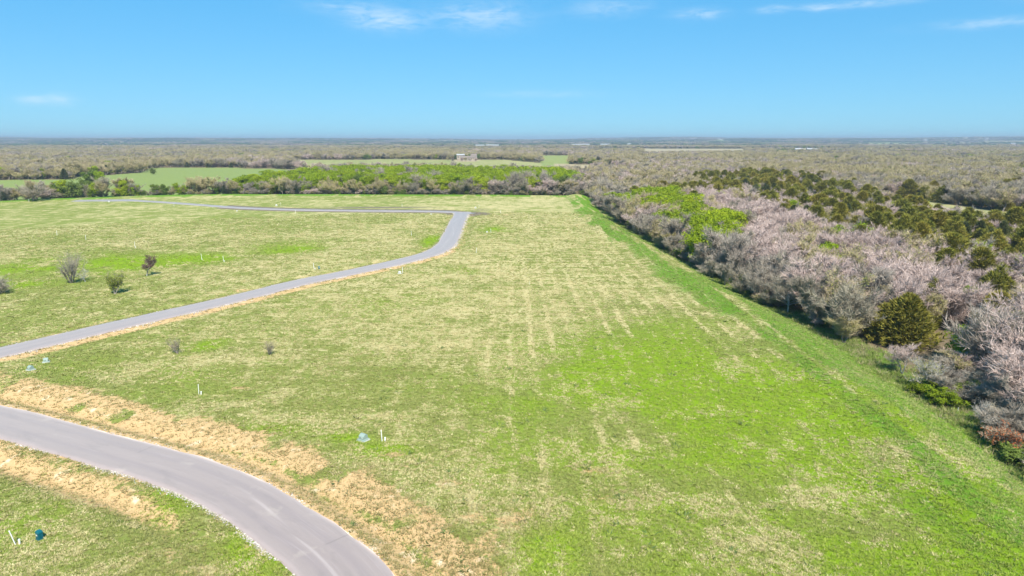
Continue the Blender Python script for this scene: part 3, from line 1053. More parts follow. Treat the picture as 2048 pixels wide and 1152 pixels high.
for k in range(2):
    tr, cr = cedar_geo(450 + k, 10, 3.9, 1000, 7, 1 + k)
    add_variant('dark_cedar', tr, cr, M_BARK, [M_CEDAR_DARK])
for k in range(5):
    tr, cr = leafy_geo(500 + k, 10, 5.0, 1 + k % 2, 170, 66, .30, low=.05)
    add_variant('lime', tr, cr, M_BARK, [M_LIME])
for k in range(3):
    tr, cr = leafy_geo(550 + k, 10, 4.9, 1 + k % 2, 160, 46, .36, low=.05)
    add_variant('green', tr, cr, M_BARK, [M_GREEN])

NAME = {'mauve': 'bare_tree', 'grey': 'bare_tree', 'tan': 'budding_tree', 'cedar': 'cedar_tree', 'dark_cedar': 'cedar_tree', 'lime': 'leafy_tree', 'green': 'leafy_tree'}
CAT = {'yard_tree': 'tree', 'bare_tree': 'bare tree', 'budding_tree': 'budding tree', 'cedar_tree': 'cedar', 'leafy_tree': 'leafy tree'}


def plant(kind, var, x, y, h, wide, rz, label, group=None, name=None, cat=None, meshes=None, z=None):
    """one tree as a thing: an Empty at its foot, with trunk and crown under it"""
    tm, cm = meshes or KINDS[kind][var % len(KINDS[kind])]
    o = bpy.data.objects.new(name or NAME[kind], None)
    COL.objects.link(o)
    o.location = (x, y, (tz(x, y) if z is None else z) - .05)
    o.rotation_euler = (0, 0, rz)
    o.scale = (wide / 10, wide / 10, h / 10)
    o.empty_display_size = .5
    tag(o, label, cat or CAT[name or NAME[kind]], group)
    for nm, me in (('trunk', tm), ('crown', cm)):
        c = bpy.data.objects.new(nm, me)
        COL.objects.link(c)
        c.parent = o
    return o


def scatter(name, P, rot, scl, vid, protos, label, col=None):
    """a mass of copies nobody could count: one object, instanced by geometry nodes"""
    me = bpy.data.meshes.new(name)
    me.vertices.add(len(P))
    me.vertices.foreach_set('co', np.asarray(P, np.float32).ravel())
    set_attr(me, 'rot', 'FLOAT_VECTOR', 'POINT', np.asarray(rot, np.float32))
    set_attr(me, 'scl', 'FLOAT_VECTOR', 'POINT', np.asarray(scl, np.float32))
    set_attr(me, 'vid', 'INT', 'POINT', np.asarray(vid, np.int32))
    if col is not None:
        set_attr(me, 'col', 'FLOAT_COLOR', 'POINT', np.asarray(col, np.float32))
    o = link(name, me)
    tag(o, label, kind='stuff')
    ng = bpy.data.node_groups.new(name, 'GeometryNodeTree')
    ng.interface.new_socket('Geometry', in_out='INPUT', socket_type='NodeSocketGeometry')
    ng.interface.new_socket('Geometry', in_out='OUTPUT', socket_type='NodeSocketGeometry')
    gi = ng.nodes.new('NodeGroupInput')
    go = ng.nodes.new('NodeGroupOutput')
    ip = ng.nodes.new('GeometryNodeInstanceOnPoints')
    jn = ng.nodes.new('GeometryNodeJoinGeometry')
    for p in protos:
        oi = ng.nodes.new('GeometryNodeObjectInfo')
        oi.inputs['Object'].default_value = p
        oi.inputs['As Instance'].default_value = True
        ng.links.new(oi.outputs['Geometry'], jn.inputs[0])
    ng.links.new(gi.outputs[0], ip.inputs['Points'])
    ng.links.new(jn.outputs[0], ip.inputs['Instance'])
    ip.inputs['Pick Instance'].default_value = True

    def attr(nm, typ):
        na = ng.nodes.new('GeometryNodeInputNamedAttribute')
        na.data_type = typ
        na.inputs[0].default_value = nm
        return na.outputs[0]
    ng.links.new(attr('vid', 'INT'), ip.inputs['Instance Index'])
    er = ng.nodes.new('FunctionNodeEulerToRotation')
    ng.links.new(attr('rot', 'FLOAT_VECTOR'), er.inputs[0])
    ng.links.new(er.outputs[0], ip.inputs['Rotation'])
    ng.links.new(attr('scl', 'FLOAT_VECTOR'), ip.inputs['Scale'])
    ng.links.new(ip.outputs[0], go.inputs[0])
    md = o.modifiers.new('scatter', 'NODES')
    md.node_group = ng
    return o


# ---- woods: jittered planting, thinner with distance
trees = []          # (kind, x, y, h, wide, zone)
HT = {'mauve': (7.2, 11.8), 'grey': (8.5, 13.0), 'tan': (8.5, 13.0), 'cedar': (5.5, 10.0), 'dark_cedar': (5, 9), 'lime': (8.5, 11.5), 'green': (7.5, 11)}


def pick(u, table):
    s = 0
    for k, p_ in table:
        s += p_
        if u < s:
            return k
    return table[-1][0]


def wood_fill(d0, d1, step, wide_f=1.0, h_f=1.0):
    xs = np.arange(-d1 * .86, d1 * .86, step)
    ys = np.arange(max(40, d0 * .7), d1, step)
    A, B = np.meshgrid(xs, ys)
    A = A.ravel() + rng.uniform(-.46, .46, A.size) * step
    B = B.ravel() + rng.uniform(-.46, .46, B.size) * step
    dist = np.hypot(A, B)
    m = (dist >= d0) & (dist < d1) & (np.abs(A) < B * .80 + 42) & (B > 30)
    m &= ~((A < wood_x(B) - .5) & (B < far_y(A) + 2) & (A < 57.5))
    for Pl in FIELDS.values():
        m &= ~in_poly(A, B, Pl)
    if d1 > 2300:
        patch = fbm(A, B * 2.2, 900, 71, 3)
        m &= ~((B > 2300) & (patch > .60))
    if 800 < d1:
        gap = fbm(A, B, 160, 91, 3)
        m &= ~((B > 900) & (gap > .70))
    A, B = A[m], B[m]
    zl = in_poly(A, B, ZONES['lime_patch'])
    zm = in_poly(A, B, ZONES['mauve'])
    zc = in_poly(A, B, ZONES['cedar'])
    zb = in_poly(A, B, ZONES['lime_block'])
    zf = in_poly(A, B, ZONES['cedar_far'])
    ed = A - wood_x(B)
    fe = B - far_y(A)
    clump = fbm(A, B, 26, 63, 2)
    hue = fbm(A, B, 240, 55, 3)
    fbm2 = fbm(A, B * .8, 300, 155, 3)
    U = rng.random(len(A))
    for i in range(len(A)):
        x, y, u = A[i], B[i], U[i]
        if zl[i] and ed[i] > 4:
            zone, k = 'lime_patch', pick(u, [('lime', .82), ('tan', .10), ('grey', .08)])
        elif y < 440 and ed[i] < 10:
            zone, k = 'edge', pick(u, [('grey', .70), ('tan', .16), ('mauve', .14)])
        elif zm[i] and not (zc[i] and clump[i] > .34):
            zone, k = 'thicket', pick(u, [('mauve', .78), ('cedar', .06), ('tan', .10), ('grey', .03), ('lime', .03)])
        elif zc[i] or (clump[i] > .60 and y < 420 and x > 60) or (y < 300 and x > 85):
            zone, k = 'cedars', pick(u, [('cedar', .46), ('dark_cedar', .11), ('mauve', .26), ('tan', .11), ('grey', .03), ('lime', .03)])
        elif zb[i]:
            front = fe[i] < 11
            zone, k = ('far_front', pick(u, [('grey', .60), ('tan', .06), ('lime', .21), ('green', .13)])) if front else ('lime_block', pick(u, [('lime', .88), ('green', .06), ('grey', .06)]))
        elif zf[i]:
            zone, k = 'cedar_far', pick(u, [('dark_cedar', .5), ('tan', .3), ('grey', .2)])
        elif y < 450 and x > 60:
            zone, k = 'east', pick(u, [('tan', .40), ('grey', .34), ('cedar', .14), ('dark_cedar', .04), ('mauve', .06), ('green', .02)])
        else:
            g = .05 + .5 * max(0, hue[i] - .52) * 2
            if y > 1500:
                g += .12
            if y > 3600:
                g += .75
            m_ = fbm2[i]
            if m_ > .60 and y < 3600:
                tb = [('green', .34), ('dark_cedar', .12), ('lime', .05), ('tan', .25), ('grey', 1)]
            elif m_ < .40:
                tb = [('grey', .28), ('mauve', .30), ('dark_cedar', .05), ('tan', 1)]
            else:
                tb = [('green', g * .6), ('lime', .012), ('dark_cedar', .04 + g * .4), ('tan', .78 - g * .5), ('grey', 1)]
            zone, k = 'far', pick(u, tb)
        lo, hi = HT[k]
        h = rng.uniform(lo, hi) * h_f
        if zone == 'cedar_far':
            h *= .95
        if zone == 'lime_patch' and k == 'lime':
            h *= 1.18
        if zone == 'lime_block':
            h *= 1.28
        if zone == 'far_front':
            h *= .82
        if zone == 'edge':
            h *= .66 + .44 * float(sstep(0, 5, np.array(ed[i])))
        if zone == 'cedars':
            h *= {'cedar': 1.15, 'dark_cedar': 1.1, 'tan': .68}.get(k, .84)
        if y > 640 and y < 1000 and -60 < x < 130:
            h *= .62
        wd = h * rng.uniform(.85, 1.2) * wide_f * (1.15 if k in ('mauve', 'lime') else 1.22 if k == 'cedar' else 1.0)
        trees.append((k, x, y, h, wd, zone))


wood_fill(0, 260, 5.5)
wood_fill(260, 470, 6.3, 1.05)
wood_fill(470, 820, 7.0, 1.1)
wood_fill(820, 1700, 11.0, 1.35)
wood_fill(1700, 3600, 22.0, 2.2)
wood_fill(3600, 11500, 60.0, 5.0, 1.15)

# keep the singled-out trees' standing room free
KEEP = np.array(SPECIAL)


def crowded(x, y):
    return np.min(np.hypot(KEEP[:, 0] - x, KEEP[:, 1] - y)) < 2.6


# (radius of free view, depth of open ground in front) for each singled-out tree
OPEN = [(3.0, 8), (8.2, 20), (2.5, 3), (3, 6), (3, 6), (2.5, 6), (3, 6), (3, 6), (5, 6), (4, 10), (6, 10), (2.5, 3), (3, 6), (3, 6), (4, 12), (3, 6)]


def hides(x, y):
    d = math.hypot(x, y)
    for (sx, sy), (rad, reach) in zip(SPECIAL, OPEN):
        ds = math.hypot(sx, sy)
        if ds - reach < d < ds + 2 and abs(math.atan2(x, y) - math.atan2(sx, sy)) * ds < rad:
            return True
    return False


trees = [t_ for t_ in trees if not (t_[2] < 480 and (crowded(t_[1], t_[2]) or hides(t_[1], t_[2])))]
# the nearest stretch of the wood's edge is open brush: few, low trees
trees = [(t_[0], t_[1], t_[2], t_[3] * (.55 if t_[5] == 'edge' and t_[2] < 112 else 1), t_[4] * (.7 if t_[5] == 'edge' and t_[2] < 112 else 1), t_[5])
         for t_ in trees if not (t_[5] == 'edge' and t_[2] < 112 and rng.random() < .62)]
# low brush at the foot of the wood's edge, the far row and the hedgerow
for k in range(470):
    if k < 130:
        y2 = math.exp(rng.uniform(math.log(66), math.log(430)))
        x2 = float(wood_x(y2)) + rng.uniform(1.2, 6)
        zone = 'edge'
    elif k < 290:
        x2 = rng.uniform(-185, 50)
        y2 = float(far_y(x2)) + rng.uniform(2, 7)
        zone = 'far_front'
    elif k > 419:
        y2 = rng.uniform(66, 104)
        x2 = float(wood_x(y2)) + rng.uniform(3, 13)
        zone = 'edge'
    else:
        x2 = rng.uniform(-350, -178)
        y2 = float(far_y(x2)) + rng.uniform(1, 12)
        zone = 'hedgerow'
    if crowded(x2, y2) or hides(x2, y2):
        continue
    h = rng.uniform(2.2, 4.6)
    trees.append((pick(rng.random(), [('grey', .55), ('tan', .25), ('green', .12), ('mauve', .08)]), x2, y2, h, h * rng.uniform(1.3, 1.9), zone))

# hedgerow along the far boundary, in front of the western meadow
for x in np.arange(-345, -178, 3.4):
    x2 = x + rng.uniform(-1.5, 1.5)
    if abs(x2 + 300) < 3:
        continue
    y2 = float(far_y(x2)) + rng.uniform(2, 11)
    k = pick(rng.random(), [('grey', .42), ('tan', .24), ('green', .24), ('lime', .10)])
    h = rng.uniform(6.5, 11) * (.75 if x2 > -232 else 1.25)
    trees.append((k, x2, y2, h, h * rng.uniform(.95, 1.25), 'hedgerow'))

WORD = {'mauve': 'mauve-grey leafless tree', 'grey': 'grey leafless tree', 'tan': 'tan budding tree', 'cedar': 'olive green cedar',
        'dark_cedar': 'dark blue-green cedar', 'lime': 'bright lime green leafy tree', 'green': 'mid green leafy tree'}
PLACE = {'lime_patch': 'in the lime patch behind the grass bank', 'edge': "along the wood's edge beside the grass bank",
         'thicket': 'in the pale mauve thicket east of the field', 'cedars': 'in the cedar stand behind the mauve thicket',
         'lime_block': "in the lime green wood beyond the field's far end", 'far_front': "in the front row beyond the field's far end",
         'cedar_far': 'behind the lime green wood', 'east': 'in the wood around the eastern clearing',
         'hedgerow': 'in the hedgerow before the western meadow', 'far': 'in the distant woodland'}
MARKS = [('the rust-orange shrub', SPECIAL[6]), ('the yellow-green shrubs', SPECIAL[8]), ('the largest olive cedar', SPECIAL[1]), ('the dark shaggy cedar', SPECIAL[10]),
         ('the narrow lime green tree', SPECIAL[12]), ('the pale-trunked tree', SPECIAL[0]), ('the flushed sapling', SPECIAL[13]), ('the round thicket lime tree', SPECIAL[9]),
         ('the lime patch', (68, 260)), ("the field's far corner", (55, 400)), ('the clearing', (200, 300)), ('the lone cedar-stand lime tree', SPECIAL[14])]


def place(zone, x, y):
    if zone not in ('edge', 'thicket', 'cedars'):
        return PLACE[zone]
    nm = min(MARKS, key=lambda q: math.hypot(q[1][0] - x, q[1][1] - y))[0]
    return {'edge': "on the wood's edge", 'thicket': 'in the mauve thicket', 'cedars': 'in the cedar stand'}[zone] + ' around ' + nm


LIMIT = {'bare_tree': 300, 'cedar_tree': 230, 'leafy_tree': 220, 'budding_tree': 170}
trees.sort(key=lambda q: math.hypot(q[1], q[2]) / q[3] ** .5)
count = {}
rest = {}
in_view = lambda x, y: abs(x) < y * .765 + 4
Zt = terrain(np.array([q[1] for q in trees]), np.array([q[2] for q in trees]))
for q, zt in zip(trees, Zt):
    k, x, y, h, wd, zone = q
    nm = NAME[k]
    if count.get(nm, 0) < LIMIT[nm] and in_view(x, y) and y < 700:
        count[nm] = count.get(nm, 0) + 1
        lb = ('low ' if h < 4.7 else '') + WORD[k] + ' ' + place(zone, x, y)
        plant(k, int(rng.integers(0, 9)), x, y, h, wd, rng.uniform(0, 6.28), lb, lb.replace(' tree', ' trees', 1).replace('cedar ', 'cedars ', 1), z=float(zt))
    else:
        rest.setdefault(k, []).append((x, y, float(zt), h, wd))
STUFF = {'mauve': ('distant_mauve_wood', 'far mass of mauve leafless trees'), 'grey': ('distant_grey_wood', 'far mass of grey leafless woodland'),
         'tan': ('distant_budding_wood', 'far mass of tan budding woodland'), 'cedar': ('distant_cedar_wood', 'far mass of olive cedars'),
         'dark_cedar': ('distant_dark_cedar_wood', 'far scattered mass of dark cedars'), 'lime': ('distant_lime_wood', 'far mass of lime green woodland'),
         'green': ('distant_green_wood', 'far mass of mid green woodland')}
for k, L in rest.items():
    a = np.array(L)
    n = len(a)
    rot = np.c_[np.zeros((n, 2)), rng.uniform(0, 6.28, n)]
    scatter(STUFF[k][0], a[:, :3] - [0, 0, .05], rot, np.c_[a[:, 4] / 10, a[:, 4] / 10, a[:, 3] / 10], rng.integers(0, len(PROTO[k]), n), PROTO[k], STUFF[k][1])

# ------------------------------------------------------------------ trees and shrubs that stand out one by one
def one_off(tr, cr, mt, mc, nm, idx=None):
    tv, tf = tr
    if isinstance(tf, list):
        tm = bpy.data.meshes.new(nm + '_trunk')
        tm.from_pydata([tuple(v) for v in tv], [], tf)
        tm.materials.append(mt)
    else:
        tm = mesh_np(nm + '_trunk', tv, tf, [mt])
    cm = mesh_np(nm + '_crown', cr[0], cr[1], mc)
    if idx is not None:
        cm.polygons.foreach_set('material_index', idx.astype(np.int32))
    return tm, cm


def with_leaves(seed, h, sp, stems, ntw, nleaf, size, mt, mtw, mleaf, nm, tw_w=.07, tw_len=1.0, low=.1, mind=2):
    tr, cr, sk, r = bare_geo(seed, h, sp, stems, ntw, tw_len, tw_w, low=low)
    lv, lf = add_leaves(r, sk, nleaf, size, mindep=mind)
    return one_off(tr, (np.vstack([cr[0], lv]), np.vstack([cr[1], lf + len(cr[0])])), mt, [mtw, mleaf], nm, np.r_[np.zeros(len(cr[1])), np.ones(len(lf))])


S = SPECIAL
tr, cr, sk, r = bare_geo(901, 10, 4.6, 2, 4200, 1.1, .05, low=.3)
plant(None, 0, *S[0], 8.8, 9.5, 1.0, "tall grey leafless tree with a pale trunk at the wood's edge", name='bare_tree', meshes=one_off(tr, cr, M_PALE_BARK, [M_GREY], 'pale_trunk_tree'))
tr, cr = cedar_geo(910, 10, 5.2, 2600, 8, 2)
big = one_off(tr, cr, M_BARK, [M_CEDAR], 'big_cedar')
plant(None, 0, *S[1], 9.0, 11.5, .4, "largest broad olive cedar at the thicket's front, beside the grass bank", name='cedar_tree', meshes=big)
plant('cedar', 2, *S[2], 9.4, 7.0, 2.0, 'brownish cedar rising just behind the largest olive cedar')
tr, cr, sk, r = bare_geo(903, 10, 5.0, 2, 3600, 1.2, .07, low=.25)
plant(None, 0, *S[3], 4.9, 5.6, .2, 'small grey leafless tree with white trunk below the largest olive cedar', name='bare_tree', meshes=one_off(tr, cr, M_PALE_BARK, [M_MAUVE], 'white_trunk_tree'))
plant(None, 0, *S[4], 5.4, 6.4, 2.2, 'white-trunked tree with pale green buds in front of yellow-green shrubs', name='budding_tree',
      meshes=with_leaves(904, 10, 5.0, 2, 2600, 1500, .22, M_PALE_BARK, M_WHITE_TWIG, M_BUD, 'white_bud_tree', low=.22))
tr, cr, sk, r = bare_geo(905, 10, 4.0, 2, 1500, 1.3, .06, low=.2)
plant(None, 0, *S[5], 3.6, 3.6, 1.2, 'slender bleached sapling between the rust-leaved shrub and the yellow-green shrubs', name='bare_tree', meshes=one_off(tr, cr, M_PALE_BARK, [M_WHITE_TWIG], 'bleached_sapling'))
plant(None, 0, *S[6], 3.9, 5.2, .3, "rust-orange shrub at the wood's edge beside the grass bank", name='rusty_shrub', cat='shrub',
      meshes=with_leaves(906, 10, 5.2, 3, 4200, 2600, .34, M_BARK, M_GREY, M_RUST, 'rusty_shrub', low=.05))
tr, cr = leafy_geo(907, 10, 5.4, 3, 90, 44, .6)
plant(None, 0, *S[7], 2.4, 4.6, .3, 'dark green bush crouching under the rust-orange shrub', name='dark_bush', cat='bush', meshes=one_off(tr, cr, M_BARK, [M_GREEN], 'dark_bush'))
tr, cr = leafy_geo(908, 10, 5.4, 3, 110, 46, .6, low=.05)
ys_mesh = one_off(tr, cr, M_BARK, [leaf_material('yellow_green_shrub_leaves', (.10, .15, .008), (.26, .31, .015), (.20, .28, .015), .25)], 'yellow_green_shrub')
for i, (dx, dy, h, wd, lb) in enumerate([(0, 0, 2.7, 4.6, 'low yellow-green shrub behind the white-trunked budding tree, middle of three'),
                                         (2.6, 3.4, 2.4, 4.2, 'low yellow-green shrub, deepest in the wood of three together'),
                                         (-.8, 4.2, 2.0, 3.6, 'low yellow-green shrub nearest the white trunk, smallest of three together')]):
    plant(None, 0, S[8][0] + dx, S[8][1] + dy, h, wd, i * 2.1, lb, 'yellow-green shrubs at the wood edge', name='yellow_green_shrub', cat='shrub', meshes=ys_mesh)
plant('lime', 1, *S[9], 6.0, 7.0, .5, 'single round lime green tree standing among the mauve thicket')
plant('cedar', 4, *S[10], 8.2, 8.4, 1.5, 'dark shaggy cedar in front of a yellow-green tree')
plant('lime', 2, S[11][0] + 1.5, S[11][1] + 5, 8.2, 4.8, .5, 'yellow-green leafy tree peeping out behind a dark shaggy cedar')
plant('lime', 3, *S[12], 7.2, 4.4, 2.5, 'narrow lime green tree between mauve trees and cedars')
plant(None, 0, *S[13], 5.6, 5.2, .5, "grey sapling flushed yellow-green at the wood's edge", name='budding_tree',
      meshes=with_leaves(909, 10, 4.6, 2, 1800, 2400, .26, M_BARK, M_GREY, M_LIME, 'flushed_sapling'))
plant('lime', 0, *S[14], 7.6, 7.5, 1.0, 'round lime green tree alone among the dark cedars')
plant('tan', 3, *S[15], 5.4, 6.4, 1.0, 'low spreading budding tree left of the largest olive cedar')

Mw = MEADOW
tr, cr, sk, r = bare_geo(921, 10, 5.0, 6, 1500, 1.2, .04, up=.5, lean=.85, low=.15)
plant(None, 0, *Mw[0], 8.4, 8.6, .4, 'many-stemmed leafless tree alone in the western field', name='bare_tree', meshes=one_off(tr, cr, M_BARK, [M_GREY], 'many_stemmed_tree'))
tr, cr, sk, r = bare_geo(922, 10, 6.0, 1, 420, 1.5, .10, up=.2, lean=.3, low=.3)
plant(None, 0, *Mw[1], 3.3, 4.2, 1.4, 'small bleached dead tree beside the many-stemmed tree', name='dead_tree', cat='dead tree', meshes=one_off(tr, cr, M_PALE_BARK, [M_WHITE_TWIG], 'dead_tree'))
plant(None, 0, *Mw[2], 6.2, 6.0, 2.4, 'broken-topped tree with green spring leaves in the western field', name='budding_tree',
      meshes=with_leaves(923, 10, 4.6, 3, 900, 2300, .40, M_BARK, M_GREY, leaf_material('spring_leaves', (.14, .19, .025), (.29, .36, .06), (.28, .32, .06)), 'broken_tree', low=.02, mind=1))
tr, cr, sk, r = bare_geo(924, 10, 4.4, 1, 3400, 1.3, .06, up=.0, low=.10)
plant(None, 0, *Mw[3], 6.0, 5.6, .9, 'small dark reddish twiggy tree with pale trunk in the western field', name='bare_tree',
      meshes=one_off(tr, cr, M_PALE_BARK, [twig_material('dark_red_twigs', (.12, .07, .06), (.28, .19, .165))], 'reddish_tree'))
tr, cr, sk, r = bare_geo(925, 10, 5.2, 4, 4000, 1.1, .08, low=.05)
plant(None, 0, *Mw[4], 4.2, 7.0, 1.9, 'dark twiggy thicket at the swale, cut by the picture edge', name='twiggy_bush', cat='bush', meshes=one_off(tr, cr, M_BARK, [M_GREY], 'twiggy_bush'))
tr, cr, sk, r = bare_geo(926, 10, 5.0, 5, 420, 1.5, .05, up=.7, lean=.7, low=.2)
sh = one_off(tr, cr, M_BARK, [M_TAN], 'thin_shrub')
plant(None, 0, *Mw[5], 3.5, 3.4, .2, 'thin leafless shrub in the grass, closer to the far road of two', name='thin_shrub', cat='shrub', meshes=sh)
plant(None, 0, *Mw[6], 3.3, 3.0, 2.0, 'thin leafless shrub in the grass, farther from the far road of two', name='thin_shrub', cat='shrub', meshes=sh)

# big old trees that punctuate the far boundary
OT = OLDTREE
plant('grey', 1, OT[0][0] - 10, OT[0][1] + 29, 11.5, 14.5, 1.0, 'broad grey leafless tree with forked trunk at the western end of the hedgerow', name='bare_tree')
plant('green', 0, *OT[1], 7.5, 9, 0, 'lone round green tree inside the western meadow')
plant('green', 1, OT[2][0], OT[2][1] - 40, 8.5, 10, 1, 'dark green round tree, western of a pair beyond the lime green wood')
plant('green', 2, OT[3][0] + 2, OT[3][1] - 40, 9.5, 12, 2, 'dark green round tree, eastern of a pair beyond the lime green wood')
plant('green', 0, *OT[5], 13.0, 17, 1, 'large dark green tree standing above the hedgerow')
plant('lime', 4, OT[5][0] + 8, OT[5][1] - 8, 13.0, 14, 2, 'large lime green tree beside the dark one above the hedgerow')
plant('lime', 1, OT[6][0], OT[6][1] + 3, 8.6, 8.5, 2, 'rounded lime green tree in the low stretch of the hedgerow')
plant('green', 1, OT[7][0], OT[7][1] + 3, 8.0, 7.0, 2, 'upright mid green tree left of the rounded lime tree in the hedgerow')


# ------------------------------------------------------------------ utility boxes, posts and pedestals
def transformer(x, y, rz, label, s=1.0, mat=M_XFMR, group='pad transformers along the roads'):
    o = bpy.data.objects.new('pad_transformer', None)
    COL.objects.link(o)
    o.location = (x, y, tz(x, y) - .02)
    o.rotation_euler = (0, 0, rz)
    o.scale = (s, s, s)
    tag(o, label, 'transformer', group)
    for nm, me in XF[mat.name]:
        c = bpy.data.objects.new(nm, me)
        COL.objects.link(c)
        c.parent = o
    return o


def make_xf(mat):
    parts = []
    parts.append(('pad', MB().box(-.80, .80, -.78, .78, -.15, .16).mesh('transformer_pad', M_PAD, bevel=.02)))
    parts.append(('base_skirt', MB().box(-.72, .72, -.70, .70, .163, .36, .07).mesh('transformer_skirt', mat, bevel=.015)))
    prof = [(-.46, .362), (.50, .362), (.50, .80)]
    for a in np.linspace(0, math.pi / 2, 7):
        prof.append((.08 + .42 * math.cos(a), .80 + .34 * math.sin(a)))
    prof += [(-.10, 1.10), (-.46, .82)]
    parts.append(('cabinet', MB().profile(prof, -.52, .52).mesh('transformer_cabinet', mat, bevel=.012)))
    parts.append(('door', MB().box(-.47, .47, -.487, -.463, .40, .80).mesh('transformer_door', mat, bevel=.006)))
    parts.append(('handle', MB().box(-.03, .03, -.52, -.49, .54, .68).mesh('transformer_handle', M_STEEL, bevel=.004)))
    parts.append(('decal', MB().box(.14, .36, -.493, -.4885, .58, .74).mesh('transformer_decal', M_DECAL)))
    return parts


XF = {M_XFMR.name: make_xf(M_XFMR), M_XFMR_WHITE.name: make_xf(M_XFMR_WHITE)}
TLAB = ['pale green pad transformer on the grass above the near road bend', 'pale green pad transformer beside the far road, farther of two together',
        'pale green pad transformer beside the far road, nearer of two together', 'pale pad transformer in the grass east of the far road',
        'pale pad transformer below the far road before its bend', 'pale pad transformer behind the road junction on dark soil',
        'pale pad transformer in the inner corner of the road junction', 'pale pad transformer beside the turning circle',
        'pale pad transformer behind the middle of the cross road', 'pale pad transformer in front of the middle of the cross road']
for i, (x, y) in enumerate(TRANSFORMERS):
    transformer(x, y, [-.55, .5, -.4, .2, .3, 0, .1, .3, .2, .1][i], TLAB[i], [.72, .62, .62][i] if i < 3 else [0, 0, 0, .5, .6, .62, .45, .6, .7, .45][i], M_XFMR if i < 3 else M_XFMR_WHITE)

post_me = [MB().tube([(0, 0, -.2), (0, 0, 1.38)], .043, 10).mesh('post_pipe', M_PVC, smooth=False), MB().tube([(0, 0, 1.381), (0, 0, 1.44), (0, 0, 1.46)], [.055, .055, .03], 10).mesh('post_cap', M_PVC)]
stub_me = [MB().tube([(0, 0, -.1), (0, 0, .40)], .075, 10).mesh('stub_pipe', M_PVC), MB().tube([(0, 0, .401), (0, 0, .47), (0, 0, .49)], [.09, .09, .05], 10).mesh('stub_cap', M_PVC)]


def post(x, y, label, meshes, name, cat, group, tilt=(0, 0), s=1.0):
    o = bpy.data.objects.new(name, None)
    COL.objects.link(o)
    o.location = (x, y, tz(x, y) - .02)
    o.rotation_euler = (tilt[0], tilt[1], 0)
    o.scale = (s, s, s)
    tag(o, label, cat, group)
    for nm, me in zip(('pipe', 'cap'), meshes):
        c = bpy.data.objects.new(nm, me)
        COL.objects.link(c)
        c.parent = o


PLAB = ['white marker post alone on the grass above the sandy bank', 'white marker post beside the transformer above the near road bend',
        'leaning white marker post near the dark teal pedestal', 'white post in the western field, leftmost of the row of three',
        'white post in the western field, middle of the row of three', 'white post in the western field, rightmost of the row of three',
        'white post at the end of the green swale, left of two', 'white post at the end of the green swale, right of two',
        'white post beside the small pedestal across the far road', 'white post inside the bend of the far road',
        'white post outside the bend of the far road', 'short white post alone in the middle of the mown field',
        'white post in pale grass east of the road junction', 'white post beside the transformer behind the road junction',
        'white post beside the transformer east of the far road', 'white post behind the cross road, west of the junction',
        'white post beside the transformer below the far road', 'white post in front of the cross road near the turning circle',
        'white post beside the transformer behind the cross road', 'white post in the grass in front of the cross road',
        'white post at the western end of the hedgerow', 'white post at the shoulder of the cross road bend',
        "small white post at the wood's edge by the bleached sapling"]
for i, (x, y) in enumerate(POSTS):
    tl = {0: (.05, .06), 2: (.12, -.14)}.get(i, (rng.uniform(-.04, .04), rng.uniform(-.04, .04)))
    post(x, y, PLAB[i], post_me, 'marker_post', 'post', 'white marker posts in the fields', tl, 1.0 if i < 3 else (.55 if i in (11, 21, 22) else 1.15))
SLAB = ['short white capped pipe at the foot of the lone marker post', 'short white capped pipe beside the post and transformer above the bend',
        'short white capped pipe beside the leaning marker post', 'short white pipe at the post across the far road',
        'short white pipe at the left post of the swale pair', 'short white pipe at the right post of the swale pair', 'short white pipe near the rightmost western field post']
for i, (x, y) in enumerate(STUBS):
    post(x, y, SLAB[i], stub_me, 'capped_pipe', 'pipe', 'short white capped pipes', (rng.uniform(-.1, .1), rng.uniform(-.1, .1)))

body = [(-.21, .0), (.21, .0), (.21, .52), (.15, .62), (-.15, .62), (-.21, .52)]
ped_me = [('body', MB().box(-.22, .22, -.19, .19, -.1, .50, .02).mesh('pedestal_body', M_TEAL, bevel=.03)),
          ('lid', MB().box(-.235, .235, -.205, .205, .503, .70, .06).mesh('pedestal_lid', M_TEAL_LID, bevel=.04)),
          ('label_plate', MB().box(-.07, .09, -.212, -.196, .33, .43).mesh('pedestal_label', M_DECAL)),
          ('collar', MB().box(-.26, .26, -.23, .23, -.08, .05).mesh('pedestal_collar', M_TEAL, bevel=.01))]
for i, (x, y) in enumerate(PEDESTALS):
    o = bpy.data.objects.new('utility_pedestal', None)
    COL.objects.link(o)
    o.location = (x, y, tz(x, y) - .02)
    o.rotation_euler = (0, 0, -.5 if i == 0 else .3)
    o.scale = (1.15,) * 3
    tag(o, ['dark teal plastic pedestal with white label near the leaning post', 'small dark teal pedestal beside a white post across the far road'][i], 'pedestal', 'dark teal utility pedestals')
    for nm, me in ped_me:
        c = bpy.data.objects.new(nm, me)
        COL.objects.link(c)
        c.parent = o


